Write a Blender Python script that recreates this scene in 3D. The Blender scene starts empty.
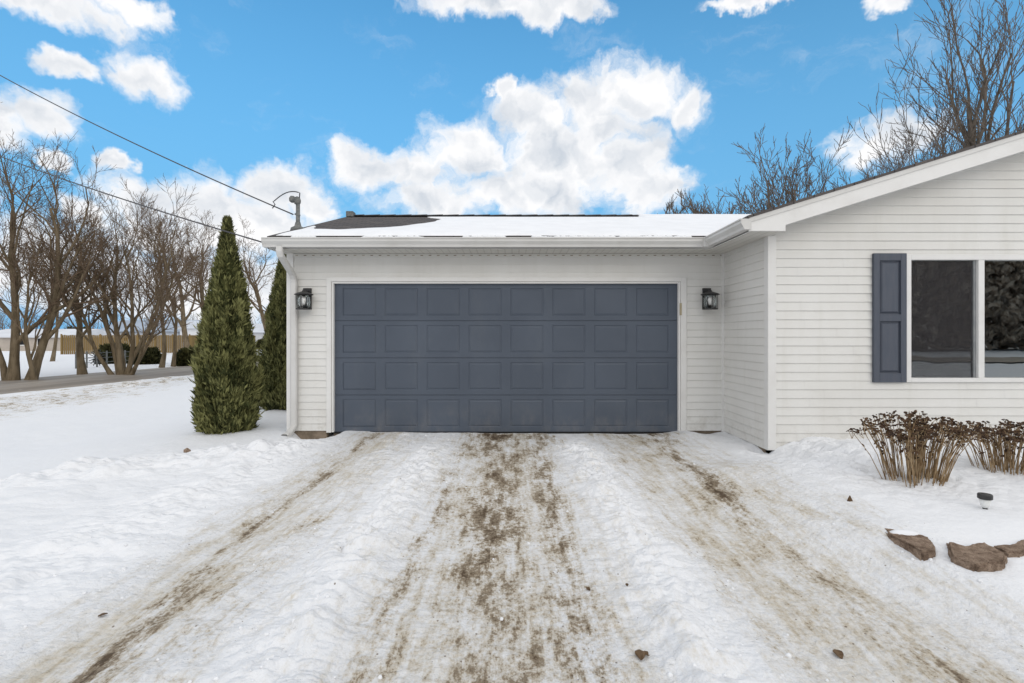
import bpy, math, random
import numpy as np
from mathutils import Vector, Matrix
R = math.radians
scene = bpy.context.scene
COL = scene.collection
F = 518.0; CX = 512.0; HY = 337.0; CZ = 1.354      # picture scale used to place things on the ground

# ------------------------------------------------------------------ noise
_rng = np.random.RandomState(7)
_P = _rng.permutation(512); _P = np.concatenate([_P, _P, _P])
_A = _rng.rand(512) * 2 * math.pi
_GX, _GY = np.cos(_A), np.sin(_A)
def pn(x, y, seed=0):
    x = np.asarray(x, float) + seed * 17.31; y = np.asarray(y, float) + seed * 9.77
    xi = np.floor(x).astype(int); yi = np.floor(y).astype(int)
    fx = x - xi; fy = y - yi
    u = fx**3 * (fx * (fx * 6 - 15) + 10); v = fy**3 * (fy * (fy * 6 - 15) + 10)
    def g(ix, iy, dx, dy):
        h = _P[(_P[ix & 511] + iy) & 511]
        return _GX[h] * dx + _GY[h] * dy
    a = g(xi, yi, fx, fy); b = g(xi + 1, yi, fx - 1, fy)
    c = g(xi, yi + 1, fx, fy - 1); d = g(xi + 1, yi + 1, fx - 1, fy - 1)
    return 1.5 * ((a + (b - a) * u) * (1 - v) + (c + (d - c) * u) * v)
def fbm(x, y, s, o=4, seed=0, g=.5):
    t = 0; a = 1.0; n = 0
    for k in range(o):
        t = t + a * pn(x * s, y * s, seed + k * 3); n += a; a *= g; s *= 2.03
    return t / n
def billow(x, y, s, o=3, seed=0):
    t = 0; a = 1.0; n = 0
    for k in range(o):
        t = t + a * np.abs(pn(x * s, y * s, seed + k * 5)); n += a; a *= .5; s *= 2.1
    return t / n
def sst(a, b, x):
    t = np.clip((x - a) / (b - a), 0, 1); return t * t * (3 - 2 * t)
def gs(x, c, w): return np.exp(-((x - c) / w) ** 2)

# ------------------------------------------------------------------ mesh helpers
class MB:
    def __init__(s): s.v = []; s.f = []
    def quad(s, *pts):
        i = len(s.v); s.v += [tuple(p) for p in pts]; s.f.append(tuple(range(i, i + len(pts))))
        return s
    def box(s, x0, x1, y0, y1, z0, z1):
        i = len(s.v)
        s.v += [(x, y, z) for z in (z0, z1) for y in (y0, y1) for x in (x0, x1)]
        for q in ((0, 2, 3, 1), (4, 5, 7, 6), (0, 1, 5, 4), (2, 6, 7, 3), (0, 4, 6, 2), (1, 3, 7, 5)):
            s.f.append(tuple(i + k for k in q))
        return s
    def prism(s, poly, d):
        """poly: 3D points, counter-clockwise seen against d; extruded by vector d"""
        n = len(poly); i = len(s.v)
        s.v += [tuple(p) for p in poly] + [tuple(Vector(p) + Vector(d)) for p in poly]
        s.f.append(tuple(range(i, i + n))); s.f.append(tuple(range(i + 2 * n - 1, i + n - 1, -1)))
        for k in range(n):
            k2 = (k + 1) % n
            s.f.append((i + k, i + n + k, i + n + k2, i + k2))
        return s
    def tube(s, pts, rad, n=8, cap=True):
        pts = [Vector(p) for p in pts]
        if not hasattr(rad, '__len__'): rad = [rad] * len(pts)
        i0 = len(s.v); up = Vector((0, 0, 1)); side = None
        for k, p in enumerate(pts):
            t = (pts[min(k + 1, len(pts) - 1)] - pts[max(k - 1, 0)])
            if t.length < 1e-9: t = Vector((0, 0, 1))
            t.normalize()
            if side is None:
                side = t.cross(up)
                if side.length < .1: side = t.cross(Vector((1, 0, 0)))
            else:
                side = side - t * side.dot(t)
            side.normalize(); b = t.cross(side)
            for q in range(n):
                a = 2 * math.pi * q / n
                s.v.append(tuple(p + (side * math.cos(a) + b * math.sin(a)) * rad[k]))
        for k in range(len(pts) - 1):
            for q in range(n):
                q2 = (q + 1) % n; a = i0 + k * n
                s.f.append((a + q, a + q2, a + n + q2, a + n + q))
        if cap:
            s.f.append(tuple(i0 + q for q in reversed(range(n))))
            e = i0 + (len(pts) - 1) * n
            s.f.append(tuple(e + q for q in range(n)))
        return s
    def lathe(s, prof, c, n=16, squash=1.0):
        i0 = len(s.v)
        for (r, z) in prof:
            for q in range(n):
                a = 2 * math.pi * q / n
                s.v.append((c[0] + r * math.cos(a), c[1] + r * math.sin(a) * squash, c[2] + z))
        for k in range(len(prof) - 1):
            for q in range(n):
                q2 = (q + 1) % n; a = i0 + k * n
                s.f.append((a + q, a + q2, a + n + q2, a + n + q))
        s.f.append(tuple(i0 + q for q in reversed(range(n))))
        e = i0 + (len(prof) - 1) * n
        s.f.append(tuple(e + q for q in range(n)))
        return s
    def build(s, name, mat, parent=None, org=None, smooth=False, bevel=0):
        o3 = Vector(org) if org else (wl(parent) if parent else Vector((0, 0, 0)))
        me = bpy.data.meshes.new(name)
        me.from_pydata([tuple(Vector(p) - o3) for p in s.v], [], s.f)
        me.materials.append(mat); me.update()
        if smooth: me.polygons.foreach_set('use_smooth', [True] * len(me.polygons))
        o = bpy.data.objects.new(name, me); COL.objects.link(o)
        if parent:
            o.parent = parent; o.location = o3 - wl(parent)
        else: o.location = o3
        if bevel:
            b = o.modifiers.new('bevel', 'BEVEL'); b.width = bevel; b.segments = 2; b.limit_method = 'ANGLE'
        return o
def wl(o):
    v = Vector(o.location)
    while o.parent: o = o.parent; v = v + o.location
    return v
def tag(o, label=None, cat=None, group=None, kind=None):
    if label: o['label'] = label
    if cat: o['category'] = cat
    if group: o['group'] = group
    if kind: o['kind'] = kind
    return o
def thing(name, loc, label, cat, group=None):
    o = bpy.data.objects.new(name, None); COL.objects.link(o); o.location = loc
    o.empty_display_size = .1
    return tag(o, label, cat, group)

# ------------------------------------------------------------------ materials
def mat(name, col, rough=.6, spec=.3, metal=0):
    m = bpy.data.materials.new(name); m.use_nodes = True
    b = m.node_tree.nodes['Principled BSDF']
    b.inputs['Base Color'].default_value = (*col, 1); b.inputs['Roughness'].default_value = rough
    b.inputs['Specular IOR Level'].default_value = spec; b.inputs['Metallic'].default_value = metal
    return m
class NT:
    def __init__(s, tree): s.t = tree; s.n = tree.nodes; s.l = tree.links
    def node(s, kind, **kw):
        n = s.n.new(kind)
        for k, v in kw.items(): setattr(n, k, v)
        return n
    def put(s, sock, v):
        if isinstance(v, bpy.types.NodeSocket): s.l.new(v, sock)
        elif v is not None:
            if hasattr(sock.default_value, '__len__') and len(sock.default_value) == 4 and len(v) == 3: v = (*v, 1)
            sock.default_value = v
    def math(s, op, a, b=None, c=None, clamp=False):
        n = s.node('ShaderNodeMath', operation=op, use_clamp=clamp)
        s.put(n.inputs[0], a)
        if b is not None: s.put(n.inputs[1], b)
        if c is not None: s.put(n.inputs[2], c)
        return n.outputs[0]
    def vmath(s, op, a, b=None):
        n = s.node('ShaderNodeVectorMath', operation=op)
        s.put(n.inputs[0], a)
        if b is not None: s.put(n.inputs[1], b)
        return n.outputs['Value'] if op in ('LENGTH', 'DOT_PRODUCT', 'DISTANCE') else n.outputs[0]
    def noise(s, vec, scale, detail=4, rough=.55, dist=0, out='Fac'):
        n = s.node('ShaderNodeTexNoise'); s.put(n.inputs['Vector'], vec)
        n.inputs['Scale'].default_value = scale; n.inputs['Detail'].default_value = detail
        n.inputs['Roughness'].default_value = rough; n.inputs['Distortion'].default_value = dist
        return n.outputs[out]
    def ramp(s, v, a, b, lo=0.0, hi=1.0, smooth=True):
        n = s.node('ShaderNodeMapRange', interpolation_type='SMOOTHSTEP' if smooth else 'LINEAR')
        s.put(n.inputs['Value'], v)
        for k, x in (('From Min', a), ('From Max', b), ('To Min', lo), ('To Max', hi)): n.inputs[k].default_value = x
        return n.outputs['Result']
    def mix(s, f, a, b, mode='MIX'):
        n = s.node('ShaderNodeMix', data_type='RGBA', blend_type=mode)
        s.put(n.inputs[0], f); s.put(n.inputs[6], a); s.put(n.inputs[7], b)
        return n.outputs[2]
    def mapping(s, vec, scale):
        n = s.node('ShaderNodeMapping'); s.put(n.inputs['Vector'], vec); n.inputs['Scale'].default_value = scale
        return n.outputs[0]
    def bump(s, h, strength, dist, normal=None):
        n = s.node('ShaderNodeBump'); s.put(n.inputs['Height'], h)
        n_s = n.inputs['Strength']; s.put(n_s, strength); n.inputs['Distance'].default_value = dist
        if normal: s.l.new(normal, n.inputs['Normal'])
        return n.outputs[0]
def nt(m): return NT(m.node_tree), m.node_tree.nodes['Principled BSDF']
def objco(n): return n.node('ShaderNodeTexCoord').outputs['Object']
def geopos(n): return n.node('ShaderNodeNewGeometry').outputs['Position']

def noisy(name, c1, c2, scale, rough=.7, spec=.25, detail=5, lo=.35, hi=.65, bump=0, bscale=None, bdist=.01, stretch=(1, 1, 1)):
    m = mat(name, c1, rough, spec); n, b = nt(m)
    p = n.mapping(geopos(n), stretch)
    f = n.ramp(n.noise(p, scale, detail, .6), lo, hi)
    n.put(b.inputs['Base Color'], n.mix(f, c1, c2))
    if bump:
        n.put(b.inputs['Normal'], n.bump(n.noise(p, bscale or scale * 3, 5, .6), bump, bdist))
    return m

def snow_material():
    m = mat('snow', (.86, .87, .9), .8, .1); n, b = nt(m)
    pos = geopos(n)
    at = n.node('ShaderNodeAttribute', attribute_name='dirt').outputs['Fac']
    tint = n.node('ShaderNodeAttribute', attribute_name='packed').outputs['Fac']
    st = n.mapping(pos, (1, .42, 1))
    n1 = n.noise(st, 9, 6, .66); n2 = n.noise(n.mapping(pos, (1, .7, 1)), 40, 5, .7); n3 = n.noise(n.mapping(pos, (1, .10, 1)), 17, 5, .65)
    n4 = n.noise(n.mapping(pos, (1, .5, 1)), 2.6, 4, .6)
    n5 = n.noise(n.mapping(pos, (1, .75, 1)), 110, 3, .7)
    c = lambda v, k: n.math('MULTIPLY', n.math('SUBTRACT', v, .5), k)
    # packed tan snow
    k = n.math('ADD', n.math('MULTIPLY', tint, 1.0), n.math('ADD', c(n1, 1.1), c(n3, 1.3)))
    k = n.math('ADD', k, n.math('ADD', c(n2, 1.0), c(n4, .9)))
    pk = n.math('MULTIPLY', n.ramp(k, .15, 1.15), n.ramp(tint, .02, .2))
    col = n.mix(pk, (.78, .79, .81), (.575, .525, .435))
    # brown grit frozen into it
    d = n.math('ADD', at, n.math('ADD', c(n1, 1.35), c(n2, 1.25)))
    d = n.math('ADD', d, n.math('ADD', c(n3, 1.05), n.math('ADD', c(n4, 1.0), c(n5, .55))))
    near_ = n.ramp(at, .02, .22)
    hz = n.math('MULTIPLY', n.ramp(d, .28, .74), near_)
    col = n.mix(n.math('MULTIPLY', hz, .75), col, (.46, .39, .29))
    dk = n.math('MULTIPLY', n.ramp(d, .56, .78), near_)
    col = n.mix(n.math('MULTIPLY', dk, .85), col, (.215, .165, .11))
    dk2 = n.math('MULTIPLY', n.ramp(d, .82, .98), near_)
    col = n.mix(n.math('MULTIPLY', dk2, .8), col, (.07, .043, .024))
    vo = n.node('ShaderNodeTexVoronoi', feature='F1'); n.put(vo.inputs['Vector'], n.mapping(pos, (1, .8, 1))); vo.inputs['Scale'].default_value = 42
    pick = n.node('ShaderNodeSeparateColor'); n.put(pick.inputs[0], vo.outputs['Color'])
    spk = n.math('MULTIPLY', n.math('LESS_THAN', vo.outputs['Distance'], n.math('MULTIPLY', pick.outputs[1], .24)), n.math('LESS_THAN', pick.outputs[0], n.math('ADD', n.math('MULTIPLY', tint, .05), n.math('MULTIPLY', at, .30))))
    col = n.mix(n.math('MULTIPLY', spk, .75), col, (.13, .09, .055))
    n.put(b.inputs['Base Color'], col)
    n.put(b.inputs['Roughness'], n.ramp(dk, 0, 1, .7, .5))
    h = n.math('ADD', n.math('MULTIPLY', n.noise(pos, 34, 6, .62), 1.0), n.math('MULTIPLY', n.noise(pos, 7, 4, .6), 1.2))
    nb = n.bump(h, n.ramp(tint, .0, .5, .30, .85), .025)
    nb = n.bump(n2, n.ramp(at, 0, .6, .12, .5), .018, nb)
    n.put(b.inputs['Normal'], nb)
    return m

M = {}
M['snow'] = snow_material()
M['roofsnow'] = noisy('roof_snow', (.82, .83, .85), (.78, .79, .81), 3, .75, .2, bump=.25, bscale=14, bdist=.02)
def siding_material():
    m = mat('vinyl_siding', (.7, .695, .67), .5, .3); n, b = nt(m); p = geopos(n)
    f = n.ramp(n.noise(n.mapping(p, (1, 1, .6)), 1.6, 5, .6), .3, .75)
    c = n.mix(f, (.705, .70, .678), (.655, .645, .615))
    st = n.ramp(n.noise(n.mapping(p, (5, 5, .5)), 1.3, 5, .65), .5, .8, 0, .35)       # rain streaks
    c = n.mix(st, c, (.56, .55, .50))
    q = n.node('ShaderNodeSeparateXYZ'); n.put(q.inputs[0], p)
    sp = n.math('MULTIPLY', n.ramp(q.outputs[2], .50, .05), n.ramp(n.noise(p, 9, 6, .75), .45, .7))
    c = n.mix(n.math('MULTIPLY', sp, .4), c, (.40, .37, .31))                           # splashed grime near the ground
    n.put(b.inputs['Base Color'], c)
    n.put(b.inputs['Normal'], n.bump(n.noise(n.mapping(p, (3, 3, 12)), 2, 4, .6), .08, .006))
    return m
M['siding'] = siding_material()
M['trim'] = noisy('white_trim', (.71, .705, .69), (.65, .64, .62), 3.0, .45, .35, lo=.4, hi=.8)
M['gutter'] = noisy('gutter_metal', (.60, .595, .58), (.52, .512, .49), 2.0, .4, .4, lo=.35, hi=.75)
M['conc'] = noisy('concrete', (.24, .19, .145), (.15, .12, .09), 9, .9, .1, bump=.4, bdist=.01)
M['black'] = noisy('black_metal', (.022, .022, .024), (.035, .034, .034), 30, .45, .4)
M['rubber'] = mat('black_rubber', (.015, .015, .016), .7, .2)
M['cable'] = mat('cable_black', (.06, .06, .065), .6, .2)
M['mast'] = noisy('weathered_conduit', (.10, .11, .11), (.18, .18, .17), 20, .6, .4)
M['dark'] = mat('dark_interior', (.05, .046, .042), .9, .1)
M['curtain'] = mat('curtain_cloth', (.72, .80, .79), .9, .1)
M['wood'] = noisy('aged_wood', (.16, .11, .06), (.24, .17, .09), 8, .85, .1, stretch=(1, 1, .2))

def door_material():
    m = mat('blue_grey_door_paint', (.075, .09, .118), .48, .35); n, b = nt(m); p = geopos(n)
    f = n.ramp(n.noise(p, 1.4, 3, .5), .3, .7)
    q = n.node('ShaderNodeSeparateXYZ'); n.put(q.inputs[0], p)
    low = n.math('MULTIPLY', n.ramp(q.outputs[2], .55, .0), n.ramp(n.noise(n.mapping(p, (1, 1, .6)), 5, 6, .7), .42, .72))
    fine = n.ramp(n.noise(n.mapping(p, (1.5, 1, .5)), 2.2, 6, .7), .5, .75, 0, .25)
    c0 = n.mix(f, (.068, .084, .112), (.079, .097, .128))
    c0 = n.mix(n.math('MULTIPLY', low, .30), c0, (.22, .21, .20)); c0 = n.mix(fine, c0, (.11, .125, .145))
    n.put(b.inputs['Base Color'], c0)
    n.put(b.inputs['Normal'], n.bump(n.noise(n.mapping(p, (18, 18, 220)), 1.0, 3, .6), .06, .003))
    return m
M['door'] = door_material()
M['shutter'] = noisy('shutter_paint', (.068, .08, .105), (.08, .09, .114), 4, .5, .3, bump=.06, bscale=30, bdist=.003, stretch=(8, 8, 1))

def shingle_material():
    m = mat('asphalt_shingle', (.06, .055, .055), .9, .15); n, b = nt(m); p = geopos(n)
    br = n.node('ShaderNodeTexBrick'); n.put(br.inputs['Vector'], n.mapping(p, (1, 1, 1)))
    br.inputs['Scale'].default_value = 1.0; br.inputs['Brick Width'].default_value = .22; br.inputs['Row Height'].default_value = .135
    br.inputs['Mortar Size'].default_value = .007
    br.inputs['Color1'].default_value = (.085, .078, .078, 1); br.inputs['Color2'].default_value = (.135, .12, .112, 1)
    br.inputs['Mortar'].default_value = (.03, .028, .03, 1)
    f = n.noise(p, 120, 3, .7)
    n.put(b.inputs['Base Color'], n.mix(n.ramp(f, .3, .7, 0, .55), br.outputs['Color'], (.06, .055, .055)))
    n.put(b.inputs['Normal'], n.bump(br.outputs['Fac'], -.6, .012))
    return m
M['shingle'] = shingle_material()

def fence_wood():
    m = mat('tan_fence_boards', (.3, .2, .08), .8, .15); n, b = nt(m); p = geopos(n)
    w = n.node('ShaderNodeTexWave', wave_type='BANDS', bands_direction='X'); n.put(w.inputs['Vector'], p)
    w.inputs['Scale'].default_value = 2.1; w.inputs['Distortion'].default_value = 0
    c = n.mix(n.ramp(n.noise(n.mapping(p, (2.5, 2.5, .3)), 1, 3), .3, .7), (.27, .185, .075), (.215, .15, .065))
    n.put(b.inputs['Base Color'], n.mix(n.ramp(w.outputs['Fac'], 0, .12), (.18, .125, .055), c))
    return m
M['fence'] = fence_wood()

def bark(name, c1, c2):
    m = noisy(name, c1, c2, 7, .9, .1, bump=.6, bscale=18, bdist=.03, stretch=(1, 1, .25)); return m
M['bark_warm'] = bark('olive_bark', (.105, .08, .05), (.19, .15, .10))
M['bark_grey'] = bark('grey_bark', (.095, .08, .066), (.185, .155, .125))
M['twig_warm'] = noisy('brown_twigs', (.11, .077, .052), (.18, .132, .092), 2, .9, .1)
M['twig_grey'] = noisy('grey_twigs', (.11, .092, .077), (.18, .15, .125), 2, .9, .1)

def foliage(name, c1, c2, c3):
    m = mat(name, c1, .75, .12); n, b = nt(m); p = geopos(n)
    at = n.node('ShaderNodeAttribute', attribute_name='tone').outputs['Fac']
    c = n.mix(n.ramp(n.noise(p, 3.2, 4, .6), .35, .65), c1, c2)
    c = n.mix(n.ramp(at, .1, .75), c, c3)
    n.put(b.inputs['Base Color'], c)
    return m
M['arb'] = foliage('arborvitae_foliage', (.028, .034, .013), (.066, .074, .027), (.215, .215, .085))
M['hedge'] = foliage('hedge_foliage', (.02, .024, .012), (.035, .038, .016), (.07, .068, .025))
M['belt'] = noisy('bare_belt', (.34, .27, .20), (.52, .43, .34), .25, .9, .1)
M['stem'] = noisy('dry_stems', (.17, .105, .05), (.38, .28, .17), 16, .8, .15)
M['seed'] = noisy('dry_seed_heads', (.04, .028, .022), (.125, .075, .045), 14, .9, .1)
M['leaf'] = noisy('dead_leaf', (.09, .055, .03), (.15, .10, .06), 40, .8, .15)

def stone_material():
    m = mat('tumbled_block', (.16, .11, .08), .92, .1); n, b = nt(m); p = geopos(n)
    c = n.mix(n.ramp(n.noise(p, 16, 6, .75), .35, .65), (.25, .175, .125), (.56, .42, .32))
    c = n.mix(n.ramp(n.noise(p, 150, 4, .8), .54, .66), c, (.04, .028, .022))
    n.put(b.inputs['Base Color'], c)
    n.put(b.inputs['Normal'], n.bump(n.noise(p, 80, 7, .8), 1.0, .03))
    return m
M['stone'] = stone_material()

def road_material():
    m = mat('salted_asphalt', (.2, .18, .16), .6, .3); n, b = nt(m); p = geopos(n)
    c = n.mix(n.ramp(n.noise(n.mapping(p, (.9, .12, 1)), 1.0, 5, .65), .35, .65), (.20, .172, .142), (.33, .29, .245))
    c = n.mix(n.ramp(n.noise(p, 1.2, 6, .7), .58, .72, 0, .7), c, (.5, .48, .45))
    n.put(b.inputs['Base Color'], c)
    n.put(b.inputs['Normal'], n.bump(n.noise(p, 30, 4, .7), .3, .01))
    return m
M['road'] = road_material()

def glass_material(name, tint=(1, 1, 1), refl=1.0):
    m = bpy.data.materials.new(name); m.use_nodes = True; n = NT(m.node_tree); n.n.remove(n.n['Principled BSDF'])
    out = n.n['Material Output']
    tr = n.node('ShaderNodeBsdfTransparent'); tr.inputs[0].default_value = (*tint, 1)
    gl = n.node('ShaderNodeBsdfGlossy'); gl.inputs['Roughness'].default_value = .01
    gl.inputs['Color'].default_value = (.9, .95, .95, 1)
    wob = n.bump(n.noise(geopos(n), 1.6, 2, .5), .03, .05); n.l.new(wob, gl.inputs['Normal'])
    fr = n.node('ShaderNodeFresnel'); fr.inputs['IOR'].default_value = 1.75
    mx = n.node('ShaderNodeMixShader'); n.put(mx.inputs[0], n.math('MULTIPLY', fr.outputs[0], refl, clamp=True))
    n.l.new(tr.outputs[0], mx.inputs[1]); n.l.new(gl.outputs[0], mx.inputs[2]); n.l.new(mx.outputs[0], out.inputs[0])
    return m
M['glass'] = glass_material('window_glass', (.8, .82, .8), 3.4)
M['lampglass'] = glass_material('lamp_glass', (.95, .95, .95), .7)
def screen_material():
    m = bpy.data.materials.new('insect_screen'); m.use_nodes = True; n = NT(m.node_tree)
    b = n.n['Principled BSDF']; b.inputs['Base Color'].default_value = (.05, .046, .05, 1); b.inputs['Roughness'].default_value = .7
    tr = n.node('ShaderNodeBsdfTransparent'); mx = n.node('ShaderNodeMixShader'); mx.inputs[0].default_value = .22
    n.l.new(tr.outputs[0], mx.inputs[1]); n.l.new(b.outputs[0], mx.inputs[2])
    n.l.new(mx.outputs[0], n.n['Material Output'].inputs[0])
    return m
M['screen'] = screen_material()

# ------------------------------------------------------------------ ground
def road_mid(y):
    xr = -12.35 + .096 * np.clip(y - 12.5, -40, 30); xl = xr - 4.3 - .02 * np.maximum(0, y - 12)
    return xl, xr
def ground_h(x, y):
    x = np.asarray(x, float); y = np.asarray(y, float)
    near = sst(22, 9, np.hypot(x * .8, y))
    h = .035 * fbm(x, y, .35, 3, 1) * near + .012 * fbm(x, y, 1.6, 3, 2) * near
    # lawn slopes gently to a crest, then drops into the roadside ditch
    xr_ = road_mid(y)[1]; vx = -8.3 + .06 * fbm(x * 0, y, .3, 2, 5)
    vd = np.clip(np.minimum((-4.4 - x) / (-4.4 - vx), (x - xr_ - .2) / np.minimum(vx - xr_ - .2, 9)), 0, 1)
    vd = vd - .03 * np.exp(-((x - vx) / .15) ** 2)
    h = h - .60 * vd * sst(-4, 1, y) * sst(60, 25, y)
    # driveway: lumpy untouched strips between the wheel paths
    dv = sst(-2.7, -2.2, x + .12 * fbm(x, y, .9, 2, 8)) * sst(2.75, 2.2, x + .12 * fbm(x, y, .9, 2, 9)) * sst(7.45, 7.1, y)
    wob = .10 * fbm(x, y, .55, 2, 11)
    rid = gs(x + wob, -.92, .24) * sst(7.2, 5.6, y) + gs(x + wob, .82, .26) * sst(7.2, 6.0, y) * .9 + gs(x + wob, -1.45, .2) * .35
    h = h + rid * (.02 + .10 * billow(x, y, 3.2, 2, 13) + .05 * billow(x + .2 * fbm(x, y, 3, 2, 15), y, 7, 3, 14)) * dv
    wheel = gs(x + wob, -1.86, .16) + gs(x + wob, 1.42, .22) + gs(x, -.1, .42) * .8
    h = h - .018 * wheel * dv
    ruts = fbm(x, y * .16, 7, 4, 17)
    h = h + dv * (.008 * ruts + .007 * fbm(x, y * .8, 9, 4, 21, .6) + .006 * billow(x, y, 16, 3, 23))
    # kicked-up snow along the left of the drive
    t = (x + 2.6) * -1
    line = 6.15 - .55 * t
    lump = gs(y, line, .55) * sst(-5.9, -4.4, x) * sst(-2.1, -2.7, x)
    h = h + lump * (.02 + .22 * billow(x, y, 2.0, 4, 27))
    sidel = gs(x, -2.75, .45) * sst(7.0, 6.0, y)
    h = h + sidel * (.01 + .13 * billow(x, y, 2.6, 4, 31))
    foot = sst(-2.4, -3.2, x) * sst(6.3, 5.2, y) * sst(-7, -5.4, x)
    h = h + foot * (.045 * fbm(x, y, 1.1, 3, 33) + .03 * billow(x, y, 2.6, 3, 34))
    for (fx, fy, fw) in 0 * ((-3.6, 3.9, .2), (-3.9, 4.35, .22), (-3.15, 4.6, .18), (-4.5, 4.7, .22), (-3.5, 5.25, .18), (-2.95, 5.6, .16), (-4.2, 3.5, .2), (-3.1, 3.3, .19), (-2.8, 6.2, .15), (2.9, 4.6, .18), (2.95, 5.1, .17), (3.25, 5.45, .18)):
        rr = np.hypot((x - fx) / fw, (y - fy) / (fw * .75))
        h = h - .045 * np.exp(-rr**4) + .018 * np.exp(-((rr - 1.25) / .28)**2)
    # bank on the right and the raised planting bed
    bank = sst(2.15, 3.0, x + .15 * fbm(x, y, .8, 2, 37)) * sst(3.1, 4.8, y)
    jog = sst(4.6, 5.8, y) * sst(3.5, 2.9, x)
    h = h + bank * (.01 + .22 * billow(x, y, 2.1, 4, 39)) * (1 - .75 * jog) * (1 - .55 * sst(3.2, 4.0, x))
    bl = 3.05 + .16 * sst(2.6, 1.95, x) * 0 + .95 * sst(2.55, 1.5, x)
    edge = 3.18 + 1.5 * sst(2.55, 1.75, x)
    bed = (1 - jog) * sst(1.85, 2.95, y - 1.0 * sst(2.45, 1.7, x)) * sst(1.35, 2.15, x)
    h = h + .13 * bed + .05 * sst(2.92, 3.3, y) * sst(5.6, 4.6, y) * sst(2.05, 2.4, x)
    h = h + sst(1.9, 2.6, x) * sst(3.6, 2.6, y) * .02 * fbm(x, y, 2.2, 4, 41)
    h = h + gs(x, 2.40, .22) * gs(y, 7.05, .35) * .07
    # hollow where the siding stops short of the snow
    h = h - .10 * sst(-3.1, -2.95, x) * sst(-2.35, -2.55, x) * gs(y, 7.3, .45) - .03 * gs(x, 2.7, .2) * gs(y, 7.3, .12) - .09 * gs(x, 2.93, .10) * gs(y, 6.12, .22)
    # clods by the road
    rb = gs(x, -11.3 - .05 * (y - 14), .8) * sst(8, 11, y)
    h = h + rb * .10 * np.abs(fbm(x, y, 1.4, 4, 43))
    h = h + sst(-15, -30, x) * .25 * fbm(x, y, .08, 2, 45)
    # fine crumb everywhere close
    h = h + near * (.0035 * fbm(x, y, 11, 3, 47) + .004 * fbm(x, y, 4.5, 3, 49))
    xl, xr = road_mid(y); wv = .25 * fbm(x, y, .5, 3, 66)
    inr = sst(xl - .35 + wv, xl + .1 + wv, x) * sst(xr + .35 + wv, xr - .1 + wv, x)
    h = h * (1 - inr) - .05 * inr
    return h

def dirt_fields(x, y):
    wob = .06 * fbm(x, y, .5, 2, 51) + .02 * fbm(x, y, 3, 2, 53)
    X = x + wob
    iny = sst(7.5, 7.2, y)
    d = np.zeros_like(x)
    c = gs(X, -.12, .30) * 1.0 + gs(X, .33, .15) * .7 + gs(X, -.6, .10) * .55
    c = c * (.72 + .28 * sst(6.5, 3.0, y)) + gs(X, -.3, .22) * sst(5.0, 6.6, y) * .5 + gs(X, .5, .25) * sst(6.4, 7.0, y) * .5
    d = d + c * (.98 + .7 * fbm(x, y * .35, 1.3, 3, 55))
    d = d + gs(X - .15 * sst(4.5, 2.0, y), -1.86, .12) * (.56 + .9 * fbm(x, y * .4, 1.5, 2, 57)) + gs(X, -1.42, .16) * .40 * sst(5.6, 2.6, y)
    d = d + gs(X, 1.95 - .12 * (7 - y) * .6, .11) * .62 * sst(3.0, 5.0, y) + gs(X, 2.12, .12) * sst(5.9, 6.8, y) * .6
    d = d + gs(X, 1.55, .22) * .30 + gs(X, 1.18, .08) * .30 + gs(X, 1.75, .10) * .25 + gs(X, 1.95, .3) * .18 * sst(5, 3, y)
    d = d + .22 * sst(6.95, 7.25, y) * sst(-2.6, -2.2, x) * sst(2.5, 2.2, x)
    d = d * .92 + .20 * sst(2.6, 1.9, x) * sst(-2.5, -1.9, x)
    white = gs(X, -1.0, .27) * .55 + gs(X, .85, .24) * .5
    d = np.clip(d - white * .5, 0, 1.3) * iny * sst(-2.45, -2.1, x) * sst(2.75, 2.2, x)
    p = sst(-2.55, -1.9, X) * sst(2.95, 2.0, X) * iny
    p = p * (.58 - .34 * gs(X, -1.0, .32) - .34 * gs(X, .85, .30) + .25 * gs(X, -.1, .5) + .25 * gs(X, 1.6, .4) + .2 * gs(X, -1.8, .3))
    r = gs(x, -11.2 - .05 * (y - 14), .9) * sst(8, 11, y)
    return np.clip(d * .66 + r * .42, 0, 1.0), np.clip(p * .9 + r * .3, 0, 1)

def axis(pieces):
    out = []
    for a, b, s in pieces:
        n = max(1, int(round((b - a) / s))); out += list(np.linspace(a, b, n, endpoint=False))
    out.append(pieces[-1][1]); return np.array(out)
def grow(a, b, s0, g):
    out = []; v = a; s = s0
    while v < b: out.append(v); v += s; s *= g
    out.append(b); return out
xs = np.array([-v for v in grow(14, 900, .3, 1.16)][::-1][:-1] + list(axis([(-14, -7, .07), (-7, -2.6, .032), (-2.6, 2.8, .0145), (2.8, 6, .028), (6, 12, .15)]))[:-1] + grow(12, 900, .3, 1.16))
ynear = [1.55]
while ynear[-1] < 8: ynear.append(ynear[-1] + max(.011, .0042 * ynear[-1]))
ymid = grow(ynear[-1], 900, .045, 1.035)
ys = np.array([-v for v in grow(-1.4, 700, .05, 1.13)][::-1] + ynear[:-1] + ymid)
ys = ys[np.concatenate([[True], np.diff(ys) > 1e-6])]
GX, GY = np.meshgrid(xs, ys)
GZ = ground_h(GX, GY)
DI, PK = dirt_fields(GX, GY)
e = .004
NX = -(ground_h(GX + e, GY) - ground_h(GX - e, GY)) / (2 * e)
NY = -(ground_h(GX, GY + e) - ground_h(GX, GY - e)) / (2 * e)
ln = np.sqrt(NX**2 + NY**2 + 1)
NRM = np.stack([NX / ln, NY / ln, 1 / ln], -1).reshape(-1, 3)
V = np.stack([GX, GY, GZ], -1).reshape(-1, 3)
nx, ny = len(xs), len(ys)
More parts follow.
